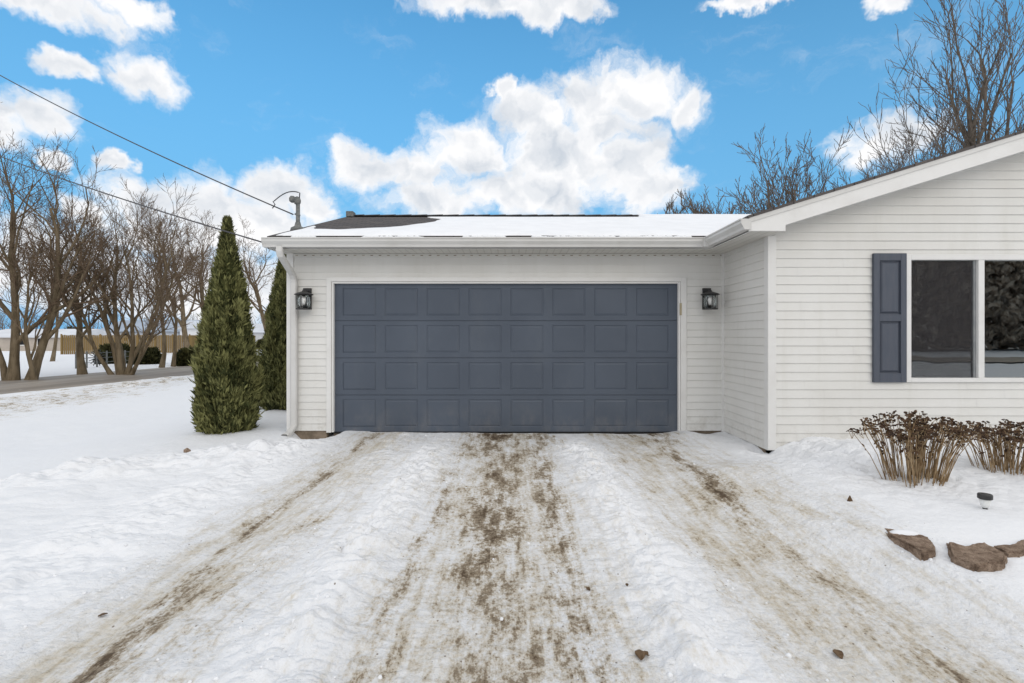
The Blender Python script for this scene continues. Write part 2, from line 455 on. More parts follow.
ii, jj = np.meshgrid(np.arange(nx - 1), np.arange(ny - 1))
q0 = (jj * nx + ii).ravel()
Q = np.stack([q0, q0 + 1, q0 + nx + 1, q0 + nx], 1)
cxs = (GX[:-1, :-1] + GX[1:, 1:]).ravel() / 2; cys = (GY[:-1, :-1] + GY[1:, 1:]).ravel() / 2
isd = (cxs > -2.45 + .14 * fbm(cxs, cys, .9, 3, 61)) & (cxs < 2.42 + .2 * fbm(cxs, cys, .8, 3, 63) - .12 * (7 - cys) * .3) & (cys < 7.5) & (cys > -14)
def sheet(name, quads, matl):
    used = np.unique(quads); remap = np.full(len(V), -1); remap[used] = np.arange(len(used))
    q = remap[quads]; me = bpy.data.meshes.new(name)
    me.vertices.add(len(used)); me.vertices.foreach_set('co', V[used].ravel())
    me.loops.add(q.size); me.loops.foreach_set('vertex_index', q.ravel())
    me.polygons.add(len(q)); me.polygons.foreach_set('loop_start', np.arange(0, q.size, 4)); me.polygons.foreach_set('loop_total', np.full(len(q), 4))
    me.polygons.foreach_set('use_smooth', np.ones(len(q), bool))
    for nm, arr in (('dirt', DI), ('packed', PK)):
        a = me.attributes.new(nm, 'FLOAT', 'POINT'); a.data.foreach_set('value', arr.ravel()[used].astype(np.float32))
    me.update(calc_edges=True)
    me.normals_split_custom_set_from_vertices(NRM[used].tolist())
    me.materials.append(matl)
    o = bpy.data.objects.new(name, me); COL.objects.link(o); o['kind'] = 'structure'
    return o
sheet('snow_ground', Q[~isd], M['snow'])
sheet('driveway', Q[isd], M['snow'])
def gh(x, y): return float(ground_h(np.array([x]), np.array([y]))[0])
def at(px, py, z=0.0):
    """point of the level z seen at a place of the photograph"""
    Y = (CZ - z) * F / (py - HY); return Vector(((px - CX) / F * Y, Y, z))

# road on the left, a sheet laid over the ground
rd = MB(); ya = np.linspace(-30, 160, 60)
def road_r(y): return -12.0 + .09 * (y - 12.5) if y < 40 else -9.5 + .05 * (y - 40)
prev = None
for y in ya:
    xr = -12.35 + .16 * max(-40, min(y - 12.5, 30)) * .6
    xl = xr - 4.3 - .02 * max(0, y - 12)
    cur = [(xl - .3 + (xr - xl + .6) * k / 6, y, -.042 + .06 * math.sin(math.pi * k / 6)) for k in range(7)]
    if prev:
        for k in range(6): rd.quad(prev[k], prev[k + 1], cur[k + 1], cur[k])
    prev = cur
tag(rd.build('road', M['road'], smooth=True), kind='structure')
# street behind the photographer, seen mirrored in the window
rs = MB()
for k in range(40):
    x0 = -60 + 4 * k; rs.quad((x0, -22, .07), (x0 + 4, -22, .07), (x0 + 4, -15.5, .07), (x0, -15.5, .07))
tag(rs.build('street', M['road']), kind='structure')

# ------------------------------------------------------------------ the house
YG, YH = 7.30, 6.03          # front faces of the garage and of the house
XL, XC = -3.15, 2.99         # garage left corner, corner between garage and house
XE = 11.2                    # far end of the house front
EXPO = .1016; Z0 = .035
SOF = 2.53; PITCH = .31; EAV = 2.66
house = thing('white_house', (0, YG, 0), 'white vinyl sided house with attached garage, snow on its low roof and blue grey door', 'house')

def siding(mb, a, b, z0, z1, plane, axis='x', xa=None, xb=None, flip=1):
    """lapped courses between a and b; axis x: wall facing -Y at y=plane; axis y: wall facing -X at x=plane"""
    k = 0
    z = Z0
    while z < z1:
        lo, hi = max(z, z0), min(z + EXPO, z1)
        if hi - lo > .002:
            def prof(t):                                    # proud of the wall: thick at the butt, thin at the top
                u = (t - z) / EXPO
                return .013 * (1 - u) + .001 if u < .86 else .0028
            zs = [lo] + [z + EXPO * f for f in (.86, .861) if lo < z + EXPO * f < hi] + [hi]
            rows = [(t, prof(t)) for t in zs]
            k += 1; rs_ = random.Random(int(round(z * 1000)) * 7 + int(abs(plane) * 10)); cuts = []
            if axis == 'x' and not xa and b - a > 1.2: cuts = [a + (b - a) * rs_.uniform(.15, .85)]
            segs = list(zip([a] + cuts, cuts + [b], (0, .0016)))
            wob_ = rs_.uniform(-.0012, .0012)
            for sa_, sb_, off in segs:
                ends = [(xa(t) if xa else sa_, xb(t) if xb else sb_) for t, _ in rows]
                def P(u, t, d): return (u, plane - d, t) if axis == 'x' else (plane - d, u, t)
                pts = [(P(e0, t + wob_, d + off), P(e1, t + wob_, d + off)) for (t, d), (e0, e1) in zip(rows, ends)]
                u0 = (P(ends[0][0], lo, 0), P(ends[0][1], lo, 0))
                seq = [u0] + pts
                for s, t in zip(seq[:-1], seq[1:]):
                    q = (s[0], s[1], t[1], t[0])
                    mb.quad(*(q if axis == 'x' else q[::-1]))
        z += EXPO
    return mb
DX0, DX1, DZ = -2.525, 2.355, 2.116
TX0, TX1, TZ = -2.61, 2.452, 2.195
w = MB()
siding(w, XL + .06, TX0 + .006, Z0, TZ, YG); siding(w, TX1 - .006, XC - .002, Z0, TZ, YG); siding(w, XL + .06, XC - .002, TZ - .0, SOF + .02, YG)
w.box(XL, TX0, YG + .001, YG + .12, Z0, SOF + .1); w.box(TX1, XC + .1, YG + .001, YG + .12, Z0, SOF + .1); w.box(TX0, TX1, YG + .001, YG + .12, TZ, SOF + .1)
w.build('garage_wall', M['siding'], house)
w = MB(); siding(w, YH, YG, Z0, SOF + .02, XC, 'y'); w.box(XC, XC + .1, YH, YG, Z0, SOF + .1)
w.build('side_wall', M['siding'], house)
w = MB(); w.box(XL, XL + .1, YG + .122, 13.4, -.15, SOF + .1); w.box(XL + .1, XC, 13.3, 13.4, -.15, SOF + .1)
siding(w, YG, 13.4, Z0, SOF + .02, XL, 'y'); w.build('garage_rear_wall', M['siding'], house)
RX = 7.1                                                        # ridge of the house
def rake(x): return EAV + PITCH * (min(x, 2 * RX - x) - 2.6)
WX0, WX1, WZ0, WZ1 = 4.565, 7.60, .83, 2.31
w = MB()
def siding_h(a, b, z0, z1): siding(w, a, b, z0, z1, YH)
siding_h(XC + .05, 4.59, Z0, WZ1 - .04); siding_h(7.58, XE, Z0, WZ1 - .04); siding_h(4.59, 7.58, Z0, WZ0 + .04); siding_h(XC + .05, XE, WZ1 - .04, SOF)
top = lambda t: (t + .12 - EAV) / PITCH + 2.6
siding(w, 0, 0, SOF, 3.95, YH, 'x', xa=lambda t: max(XC + .05, top(t)), xb=lambda t: min(XE, 2 * RX - top(t)))
w.box(XC + .1, 4.59, YH + .001, YH + .1, Z0, SOF); w.box(7.58, XE, YH + .001, YH + .1, Z0, SOF)
w.box(4.59, 7.58, YH + .001, YH + .1, Z0, WZ0 + .04); w.box(4.59, 7.58, YH + .001, YH + .1, WZ1 - .04, SOF)
w.prism([(XC + .1, YH + .001, SOF), (XE, YH + .001, SOF), (RX, YH + .001, 3.98)], (0, .1, 0))
w.build('front_wall', M['siding'], house)
w = MB(); w.box(XE - .1, XE, YH + .11, 18, -.15, SOF); w.box(XC, XE - .1, 17.9, 18, -.15, SOF)
w.box(XC, XC + .1, 13.42, 17.9, -.15, SOF); w.prism([(XC, 17.9, SOF), (XE, 17.9, SOF), (RX, 17.9, 3.98)], (0, .1, 0)); w.build('rear_wall', M['siding'], house)
w = MB(); w.box(XL + .02, TX0 - .004, YG + .006, YG + .1, -.3, Z0 - .002); w.box(TX1, XC, YG + .006, YG + .1, -.3, Z0 - .002)
w.box(XC + .012, XC + .1, YH + .012, YG, -.3, Z0 - .002); w.box(XC + .012, XE, YH + .012, YH + .1, -.3, Z0 - .002); w.box(DX0, DX1, YG + .05, YG + .5, -.2, -.002)
w.build('foundation', M['conc'], house)
# corner posts
def post(poly, z0, z1): return MB().prism([(x, y, z0) for x, y in poly], (0, 0, z1 - z0))
post([(XL - .02, YG - .02), (XL + .075, YG - .02), (XL + .075, YG + .001), (XL + .0, YG + .001), (XL + .0, YG + .075), (XL - .02, YG + .075)], .02, SOF).build('corner_post', M['trim'], house, bevel=.004)
post([(XC - .02, YH - .022), (XC + .075, YH - .022), (XC + .075, YH + .002), (XC + .002, YH + .002), (XC + .002, YH + .075), (XC - .02, YH + .075)], .04, SOF).build('corner_post', M['trim'], house, bevel=.004)
post([(XC - .04, YG - .022), (XC - .0, YG - .022), (XC - .0, YG + .001), (XC - .04, YG + .001)], .0, SOF).build('corner_post', M['trim'], house, bevel=.004)

# garage door: trim, jambs, four sections of eight raised panels
tr = MB()
for x0, x1 in ((TX0, DX0 - .018), (DX1 + .018, TX1)): tr.box(x0, x1, YG - .024, YG + .03, .01, TZ)
tr.box(DX0 - .018, DX1 + .018, YG - .0235, YG + .03, DZ + .018, TZ - .0005)
for x0, x1 in ((DX0 - .016, DX0 + .012), (DX1 - .012, DX1 + .016)): tr.box(x0, x1, YG - .008, YG + .06, .012, DZ + .016)
tr.box(DX0 + .012, DX1 - .012, YG - .0075, YG + .06, DZ - .008, DZ + .016)
gd = MB().box(DX0 - .05, DX1 + .05, YG + .085, YG + .1, 0, DZ + .05).build('garage_door', M['door'], house)
tag(gd, 'blue grey sectional garage door with rows of raised panels')
fr = tr.build('door_frame', M['trim'], gd, bevel=.003)
import bmesh
SH = (DZ - .01) / 4
def section(k):
    bm = bmesh.new(); z0 = .008 + SH * k; z1 = z0 + SH - .006; yf = YG + .048
    W = DX1 - DX0; cw = (W - .25 - .468) / 7; my = .058; mx = .062
    xsb = [DX0]; 
    for c in range(8): xsb += [DX0 + .125 + cw * c, DX0 + .125 + cw * c + .468]
    xsb.append(DX1); zsb = [z0, z0 + my + .012, z1 - my - .004, z1]
    vv = [[bm.verts.new((x, yf, z)) for x in xsb] for z in zsb]; pan = []
    for r in range(3):
        for c in range(len(xsb) - 1):
            f = bm.faces.new((vv[r][c], vv[r][c + 1], vv[r + 1][c + 1], vv[r + 1][c]))
            if r == 1 and c % 2 == 1: pan.append(f)
    for f in pan:
        r_ = bmesh.ops.inset_individual(bm, faces=[f], thickness=.013, depth=0)
        for v in f.verts: v.co.y += .008
        bmesh.ops.inset_individual(bm, faces=[f], thickness=.005, depth=0)
        bmesh.ops.inset_individual(bm, faces=[f], thickness=.026, depth=0)
        for v in f.verts: v.co.y -= .007
    # top and bottom lips of the section
    for row, dz, in ((vv[0], -.003), (vv[3], .003)):
        lip = [bm.verts.new((v.co.x, yf + .02, v.co.z + dz)) for v in row]
        for c in range(len(row) - 1):
            q = (row[c + 1], row[c], lip[c], lip[c + 1]); bm.faces.new(q if dz < 0 else q[::-1])
    org = wl(gd)
    for v in bm.verts: v.co -= org
    bmesh.ops.recalc_face_normals(bm, faces=bm.faces)
    me = bpy.data.meshes.new('door_section'); bm.to_mesh(me); bm.free(); me.materials.append(M['door'])
    o = bpy.data.objects.new('door_section', me); COL.objects.link(o); o.parent = gd
for k in range(4): section(k)
MB().box(DX0 + .01, DX1 - .01, YG + .03, YG + .07, -.012, .012).build('bottom_seal', M['rubber'], gd)
MB().box(DX1 + .004, DX1 + .03, YG - .03, YG - .008, 1.66, 1.83).build('sensor_plate', noisy('tan_plastic', (.36, .31, .2), (.42, .36, .25), 12, .6), gd, bevel=.003)

# roofs
YE = 6.85; YR = 10.2; YB = 13.55; EXL = -3.23
def gz(y): return EAV + PITCH * (min(y, 2 * YR - y) - YE)
T = .03
rf = MB()
rf.prism([(EXL, YE - .02, gz(YE - .02)), (EXL, YE - .02, gz(YE - .02) + T), (EXL, YR, gz(YR) + T), (EXL, YB, gz(YB) + T), (EXL, YB, gz(YB)), (EXL, YR, gz(YR) - .01)], (9.4, 0, 0))
grf = rf.build('garage_roof', M['shingle'], house)
cap = MB()
for k in range(30):
    x0 = EXL + k * .31; zt = gz(YR) + T + .02
    cap.quad((x0, YR - .15, zt - .15 * PITCH + .008), (x0 + .32, YR - .15, zt - .15 * PITCH + .016), (x0 + .32, YR, zt + .022), (x0, YR, zt + .012))
    cap.quad((x0, YR, zt + .012), (x0 + .32, YR, zt + .022), (x0 + .32, YR + .15, zt - .15 * PITCH + .016), (x0, YR + .15, zt - .15 * PITCH + .008))
cap.build('ridge_cap', M['shingle'], grf)
MB().box(EXL + .02, EXL + .16, YR - .2, YR - .02, gz(YR) - .02, gz(YR) + .09).build('roof_vent', M['mast'], grf, bevel=.01)
hf = 5.68
hr = MB(); P2 = [(2.58, rake(2.58)), (RX, rake(RX)), (2 * RX - 2.58, rake(2.58))]
hr.prism([(x, hf - .02, z) for x, z in P2] + [(x, hf - .02, z + T) for x, z in reversed(P2)], (0, 12.7, 0))
hr.build('house_roof', M['shingle'], house)
# rake boards and boxed return at the gable
rb = MB(); rb.prism([(2.60, hf, rake(2.6) - .145), (2.60, hf, rake(2.6) - .002), (RX, hf, rake(RX) - .002), (RX, hf, rake(RX) - .20), (3.0, hf, rake(3.0) - .20 + .0), (3.0, hf, SOF - .012), (2.60, hf, SOF - .012)][::-1], (0, .028, 0))
rb.prism([(RX + .001, hf, rake(RX) - .002), (11.6, hf, rake(11.6) - .002), (11.6, hf, rake(11.6) - .2), (RX + .001, hf, rake(RX) - .2)], (0, .028, 0))
rb.build('rake_board', M['trim'], house)
d = MB(); d.prism([(2.60, hf - .012, rake(2.6) - .05), (2.60, hf - .012, rake(2.6) + .004), (RX, hf - .012, rake(RX) + .004), (RX, hf - .012, rake(RX) - .05)][::-1], (0, .012, 0)); d.build('drip_edge', M['gutter'], house)
fz = MB(); fz.prism([(3.06, YH - .03, rake(3.06) - .145), (RX, YH - .03, rake(RX) - .145), (RX, YH - .03, rake(RX) - .195), (3.06, YH - .03, rake(3.06) - .195)], (0, .028, 0)); fz.build('frieze_board', M['trim'], house)
# soffits
sf = MB(); sf.box(EXL + .03, 2.68, YE, YG, SOF - .004, SOF + .012); sf.box(2.62, XC, hf + .03, YG, SOF - .006, SOF + .01)
sf.box(EXL + .03, XL, YG, 13.4, SOF - .005, SOF + .011)
sf.prism([(3.0, hf + .028, rake(3.0) - .17), (RX, hf + .028, rake(RX) - .17), (RX, hf + .028, rake(RX) - .155), (3.0, hf + .028, rake(3.0) - .155)], (0, YH - hf - .03, 0))
def soffit_material():
    m = mat('vented_soffit', (.58, .565, .525), .5, .3); n, b = nt(m); p = geopos(n)
    w_ = n.node('ShaderNodeTexWave', bands_direction='X'); n.put(w_.inputs['Vector'], p); w_.inputs['Scale'].default_value = 3.3
    n.put(b.inputs['Base Color'], n.mix(n.ramp(w_.outputs['Fac'], 0, .12), (.47, .45, .41), (.58, .565, .525)))
    return m
sf.build('soffit', soffit_material(), house)
# J-channel with its weep holes under the soffit
jc = MB().box(XL + .08, XC - .05, YG - .026, YG, SOF - .045, SOF - .008); 
def channel_material():
    m = mat('weeping_channel', (.66, .65, .62), .5, .3); n, b = nt(m); p = geopos(n)
    q = n.node('ShaderNodeSeparateXYZ'); n.put(q.inputs[0], p)
    fx = n.math('FRACT', n.math('MULTIPLY', q.outputs[0], 1 / .117))
    dz = n.math('ABSOLUTE', n.math('SUBTRACT', q.outputs[2], SOF - .03))
    k = n.math('MULTIPLY', n.math('LESS_THAN', fx, .32), n.math('LESS_THAN', dz, .006))
    n.put(b.inputs['Base Color'], n.mix(k, (.60, .59, .555), n.mix(n.ramp(n.noise(p, 4, 3), .35, .65), (.11, .08, .05), (.38, .33, .26))))
    return m
jc.build('frieze_channel', channel_material(), house)
# fascia and gutters
MB().box(EXL, 2.66, YE, YE + .02, SOF - .008, gz(YE) - .002).build('fascia_board', M['trim'], house)
MB().box(2.62, 2.64, hf + .03, YE - .01, SOF - .01, rake(2.62) - .002).build('fascia_board', M['trim'], house)
lf = MB(); lf.prism([(EXL, YE, SOF - .01), (EXL, YE, gz(YE) - .002), (EXL, YR, gz(YR) - .012), (EXL, YB, gz(YB) - .002), (EXL, YB, SOF - .01), (EXL, YB - .2, SOF - .01), (EXL, YR, gz(YR) - .16), (EXL, YE + .4, gz(YE + .4) - .15), (EXL, YE + .4, SOF - .01)], (.022, 0, 0)); lf.build('rake_board', M['trim'], house)
KP = [(0, 0), (.075, 0), (.082, .03), (.112, .07), (.112, .1), (.124, .105), (.124, .118), (.106, .118), (.106, .112), (.104, .075), (.074, .034), (.068, .008), (.008, .008), (.008, .118), (0, .118)]
g = MB(); zg = SOF + .002
g.prism([(EXL - .03, YE - a, zg + b) for a, b in KP], (2.66 - .128 - EXL + .03, 0, 0))
for x in (EXL - .032,): g.prism([(x, YE - a, zg + b) for a, b in ((0, 0), (.075, 0), (.112, .07), (.112, .117), (0, .117))], (.003, 0, 0))
gu = g.build('gutter', M['gutter'], house)
g2 = MB(); zg2 = SOF + .003
g2.prism([(2.62 - a, hf - .01, zg2 + b) for a, b in KP][::-1], (0, YE - .128 - hf + .01 + .12, 0))
g2.prism([(2.62 - a, hf - .013, zg2 + b) for a, b in ((0, 0), (.075, 0), (.112, .07), (.112, .117), (0, .117))][::-1], (0, .003, 0))
g2.build('gutter', M['gutter'], house)
MB().box(2.49, 2.64, YE - .13, YE - .004, zg - .006, zg + .122).build('gutter_corner', M['gutter'], house, bevel=.006)
# downspout with elbows
def ribbon(path, wdt, dep):
    mb = MB(); i0 = 0
    rings = []
    for k, p in enumerate(path):
        a = Vector(path[max(k - 1, 0)]); c = Vector(path[min(k + 1, len(path) - 1)]); t = (c - a).normalized()
        sx = Vector((1, 0, 0)); sy = t.cross(sx).normalized()
        rings.append([Vector(p) + sx * (u * wdt / 2) + sy * (v * dep / 2) for u, v in ((-1, -.6), (-.7, -1), (.7, -1), (1, -.6), (1, .6), (.7, 1), (-.7, 1), (-1, .6))])
    for r in rings: mb.v += [tuple(p) for p in r]
    for k in range(len(rings) - 1):
        for q in range(8):
            q2 = (q + 1) % 8; mb.f.append((k * 8 + q, k * 8 + q2, k * 8 + 8 + q2, k * 8 + 8 + q))
    return mb
dx = -3.045
ribbon([(dx, YE - .06, zg + .01), (dx, YE - .06, SOF - .05), (dx, YE - .04, SOF - .10), (dx, YG - .13, SOF - .30), (dx, YG - .075, SOF - .36), (dx, YG - .06, SOF - .42), (dx, YG - .06, .16), (dx, YG - .07, .10), (dx - .02, YG - .16, .03), (dx - .05, YG - .26, .0)], .085, .065).build('downspout', M['gutter'], house)

# front window with its frame, sashes and shutters
wf = MB(); yo = YH - .036
wf.box(WX0, WX0 + .058, yo, YH + .05, WZ0, WZ1); wf.box(WX1 - .058, WX1, yo, YH + .05, WZ0, WZ1)
wf.box(WX0 + .058, WX1 - .058, yo + .0005, YH + .05, WZ1 - .062, WZ1 - .0005); wf.box(WX0 + .058, WX1 - .058, yo + .0005, YH + .05, WZ0 + .0005, WZ0 + .05)
m1, m2 = 5.405, 6.77
win = wf.build('window', M['trim'], house, bevel=.004)
for mm in (m1, m2): MB().box(mm, mm + .07, yo + .006, YH + .045, WZ0 + .05, WZ1 - .062).build('mullion', M['trim'], win, bevel=.003)
def panes(x0, x1): return MB().box(x0, x1, YH + .022, YH + .027, WZ0 + .052, WZ1 - .064)
for x0, x1 in ((WX0 + .06, m1 - .002), (m1 + .072, m2 - .002), (m2 + .072, WX1 - .06)): panes(x0, x1).build('pane', M['glass'], win)
MB().box(WX0 + .06, m1 - .03, YH + .006, YH + .009, WZ0 + .052, WZ1 - .064).build('insect_screen', M['screen'], win)
sb = MB(); sb.box(m1 - .03, m1 - .001, YH + .002, YH + .018, WZ0 + .051, WZ1 - .063); sb.build('sash_rail', noisy('grey_sash', (.22, .23, .24), (.3, .31, .31), 6), win)
cu = MB()
for k in range(26):
    x0 = 5.965 + k * .027; y0 = YH + .16 + .02 * math.sin(k * 1.5); y1 = YH + .16 + .02 * math.sin((k + 1) * 1.5)
    cu.quad((x0, y0, WZ0 - .1), (x0 + .03, y1, WZ0 - .1), (x0 + .03, y1, WZ1 + .1), (x0, y0, WZ1 + .1))
cu.build('curtain', M['curtain'], win, smooth=True)
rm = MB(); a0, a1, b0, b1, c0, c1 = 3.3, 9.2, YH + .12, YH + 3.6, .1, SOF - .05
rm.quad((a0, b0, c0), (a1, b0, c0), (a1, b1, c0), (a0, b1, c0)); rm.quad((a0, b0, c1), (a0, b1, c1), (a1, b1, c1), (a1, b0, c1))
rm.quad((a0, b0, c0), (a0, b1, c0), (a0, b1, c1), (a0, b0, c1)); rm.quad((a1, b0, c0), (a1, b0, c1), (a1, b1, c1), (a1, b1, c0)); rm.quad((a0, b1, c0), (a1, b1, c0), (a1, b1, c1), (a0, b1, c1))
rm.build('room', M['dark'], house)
def shutter(x0, x1):
    s = MB(); z0, z1 = WZ0, WZ1 + .012; y0, y1 = YH - .05, YH - .014; r = .068
    zm = z0 + (z1 - z0) * .5
    s.box(x0, x0 + r, y0, y1, z0, z1); s.box(x1 - r, x1, y0, y1, z0, z1)
    for a, b in ((z0, z0 + .105), (zm - .04, zm + .04), (z1 - .085, z1)): s.box(x0 + r, x1 - r, y0 + .0006, y1, a, b)
    o = s.build('shutter', M['shutter'], house, bevel=.004)
    for a, b in ((z0 + .105, zm - .04), (zm + .04, z1 - .085)):
        p = MB(); xa, xb = x0 + r, x1 - r; yb = y0 + .024; yt = y0 + .006; i = .014; j = .034
        A = [(xa, yb, a), (xb, yb, a), (xb, yb, b), (xa, yb, b)]
        B = [(xa + i, yb, a + i), (xb - i, yb, a + i), (xb - i, yb, b - i), (xa + i, yb, b - i)]
        C = [(xa + j, yt, a + j), (xb - j, yt, a + j), (xb - j, yt, b - j), (xa + j, yt, b - j)]
        for U, Wd in ((A, B), (B, C)):
            for q in range(4): p.quad(U[q], U[(q + 1) % 4], Wd[(q + 1) % 4], Wd[q])
        p.quad(*C); p.build('panel', M['shutter'], o)
shutter(4.18, 4.560); shutter(7.605, 7.985)

# snow lying on the garage roof, bare shingles at the upper left
BARE = [(-3.6, 8.35), (-3.14, 8.3), (-2.85, 7.70), (-2.5, 7.58), (-2.0, 7.85), (-1.70, 8.25), (-1.35, 8.9), (-1.30, 9.5), (-1.6, 9.93), (-1.9, 11), (-3.6, 11)]
def inside_dist(px, py, poly):
    ins = np.zeros(px.shape, bool); dist = np.full(px.shape, 9.0); n_ = len(poly)
    for k in range(n_):
        x1, y1 = poly[k]; x2, y2 = poly[(k + 1) % n_]
        c = ((y1 > py) != (y2 > py)) & (px < (x2 - x1) * (py - y1) / ((y2 - y1) if y2 != y1 else 1e-9) + x1); ins ^= c
        t = np.clip(((px - x1) * (x2 - x1) + (py - y1) * (y2 - y1)) / ((x2 - x1)**2 + (y2 - y1)**2), 0, 1)
        dist = np.minimum(dist, np.hypot(px - x1 - t * (x2 - x1), py - y1 - t * (y2 - y1)))
    return np.where(ins, -dist, dist)
sx = np.arange(EXL + .03, 5.4, .03); sy = np.arange(YE - .06, YR + .1, .03)
SX, SY = np.meshgrid(sx, sy)
wx = SX + .12 * fbm(SX, SY, 1.2, 4, 71); wy = SY + .12 * fbm(SX, SY, 1.2, 4, 73)
dd = inside_dist(wx, wy, BARE)
ed = np.minimum(dd, (SY - YE + .012 - .05 * fbm(SX, SY * 0, 1.1, 4, 75) - .03))
ed = np.minimum(ed, np.where(SX < 2.45, YR - .17 - SY + .03 * fbm(SX, SY * 0, 1.5, 3, 76), 9))
ed = np.minimum(ed, (SX - EXL - .06 - .05 * fbm(SX * 0, SY, 2, 2, 79)))
thin = .22 + .78 * np.where(SX < 2.45, sst(0, 1.3, YR - .1 - SY), 1)
th = np.where(ed > 0, (.014 + .036 * thin * (1 - np.exp(-np.maximum(ed, 0) / .25))) * (1 - np.exp(-np.maximum(ed, 0) / .04)), -.03) * (1 + .3 * fbm(SX, SY, .9, 3, 77))
RZ = EAV + PITCH * (np.minimum(SY, 2 * YR - SY) - YE) + T + th
vs = np.stack([SX, SY, RZ], -1).reshape(-1, 3); n1_ = len(sx)
keep = (th > -.01); sq = []
for j in range(len(sy) - 1):
    for i in range(n1_ - 1):
        if keep[j, i] or keep[j, i + 1] or keep[j + 1, i] or keep[j + 1, i + 1]:
            a = j * n1_ + i; sq.append((a, a + 1, a + n1_ + 1, a + n1_))
sm = MB(); sm.v = [tuple(p) for p in vs]; sm.f = sq
tag(sm.build('roof_snow', M['roofsnow'], smooth=True), 'smooth white snow sheet on the garage roof, melted back at its upper left', 'snow', kind='stuff')
# crumbs of snow hanging over the gutter lip
lip = MB(); rr = random.Random(5)
for (x0, x1) in ((-2.85, -2.6), (-1.95, -1.15), (-.6, -.1), (.3, 2.35)):
    xx = x0
    while xx < x1:
        s = rr.uniform(.03, .06); lip.lathe([(s * .2, -.01), (s, .004), (s * .8, s * .5), (s * .3, s * .7)], (xx, YE - .075, zg + .112), 9, .8); xx += s * .9
tag(lip.build('gutter_snow', M['roofsnow'], smooth=True), 'crumbs of snow lying along the gutter over the garage door', 'snow', kind='stuff')

# ------------------------------------------------------------------ wall lanterns
def lantern(X, label):
    z = 1.88; Y = YG - .012; yc = Y - .135
    t = thing('wall_lantern', (X, Y, z), label, 'wall lamp', 'black lanterns beside the garage door')
    MB().box(X - .06, X + .06, Y - .022, Y, z - .13, z + .16).build('backplate', M['black'], t, bevel=.006)
    MB().box(X - .02, X + .02, yc, Y - .022, z + .085, z + .125).build('arm', M['black'], t, bevel=.005)
    MB().lathe([(.125, 0), (.128, .006), (.10, .022), (.05, .04), (.024, .05), (.02, .065)], (X, yc, z + .055), 4 * 8).build('hood', M['black'], t)
    MB().lathe([(.104, 0), (.104, .014), (.02, .016)], (X, yc, z - .145), 32).build('base', M['black'], t)
    b = MB()
    for k in range(6):
        a = math.pi * (k + .5) / 3; b.tube([(X + .099 * math.cos(a), yc + .099 * math.sin(a), z - .135), (X + .099 * math.cos(a), yc + .099 * math.sin(a), z + .058)], .0042, 6)
    b.build('cage', M['black'], t)
    MB().lathe([(.088, -.128), (.088, .055)], (X, yc, z), 32).build('glass_shade', M['lampglass'], t, smooth=True)
    MB().lathe([(.016, -.08), (.022, -.05), (.03, -.01), (.026, .02), (.014, .045)], (X, yc, z), 12).build('bulb', mat('frosted_bulb', (.85, .85, .83), .3, .4), t, smooth=True)
lantern(-2.875, 'black glass lantern on the siding between downspout and garage door')
lantern(2.735, 'black glass lantern on the siding between garage door and inside corner')

# ------------------------------------------------------------------ service mast and overhead lines
mx_, my_ = -3.215, 7.78; mz = gz(my_) + T
mast = thing('service_mast', (mx_, my_, mz), 'grey conduit mast with rounded weatherhead rising from the garage roof corner', 'service mast')
MB().tube([(mx_, my_, mz - .1), (mx_, my_, mz + .40)], .03, 12).build('pipe', M['mast'], mast, smooth=True)
MB().lathe([(.11, -.05), (.1, .0), (.05, .03), (.036, .09)], (mx_, my_, mz + .01), 14).build('flashing', M['mast'], mast, smooth=True)
MB().lathe([(.035, 0), (.05, .02), (.055, .06), (.04, .1), (.015, .115)], (mx_ - .012, my_, mz + .37), 12).build('weatherhead', M['mast'], mast, smooth=True)
MB().lathe([(.02, 0), (.045, .02), (.05, .06), (.03, .095), (.01, .1)], (mx_ - .075, my_ - .02, mz + .39), 10).build('entrance_cap', M['mast'], mast, smooth=True)
MB().tube([(mx_ + .035, my_, mz + .20), (mx_ - .04, my_ - .02, mz + .22)], .014, 8).build('insulator', M['mast'], mast)
lp = []
for k in range(15):
    t = k / 14; a = math.pi * (1 - t)
    lp.append((mx_ + .04 - .18 * (1 + math.cos(a)) * .0 - .38 * (t), my_ - .03, mz + .42 + .16 * math.sin(math.pi * (.25 + .6 * t)) - .08 * t))
lp += [(mx_ - .36, my_ - .03, mz + .40), (mx_ - .33, my_ - .03, mz + .36), (mx_ - .37, my_ - .03, mz + .30)]
MB().tube([(mx_ + .02, my_, mz + .42)] + lp, .008, 6).build('drip_loop', M['cable'], mast, smooth=True)
def wire(a, b, sag, r, label):
    pts = []
    for k in range(41):
        t = k / 40; p = Vector(a).lerp(Vector(b), t); p.z -= sag * 4 * t * (1 - t); pts.append(p)
    tag(MB().tube(pts, r, 6).build('power_line', M['cable'], org=a, smooth=True), label, 'cable', 'overhead lines to the house')
PX, PY = -19.2, 15.0
wire((mx_ - .06, my_ - .03, mz + .21), (PX, PY, 11.65), .32, .0105, 'upper overhead cable running from the roof mast to the utility pole')
wire((EXL - .01, YE + .02, SOF + .06), (PX, PY, 8.5), .22, .0105, 'lower overhead cable ending at the left tip of the garage eave')
pole = thing('utility_pole', (PX, PY, 0), 'tall wooden utility pole beyond the road carrying the overhead cables', 'utility pole')
MB().tube([(PX, PY, -.3), (PX, PY, 6), (PX, PY, 12.3)], [.17, .14, .1], 12).build('shaft', M['wood'], pole, smooth=True)
MB().box(PX - .9, PX + .9, PY - .05, PY + .05, 11.45, 11.58).build('crossarm', M['wood'], pole)

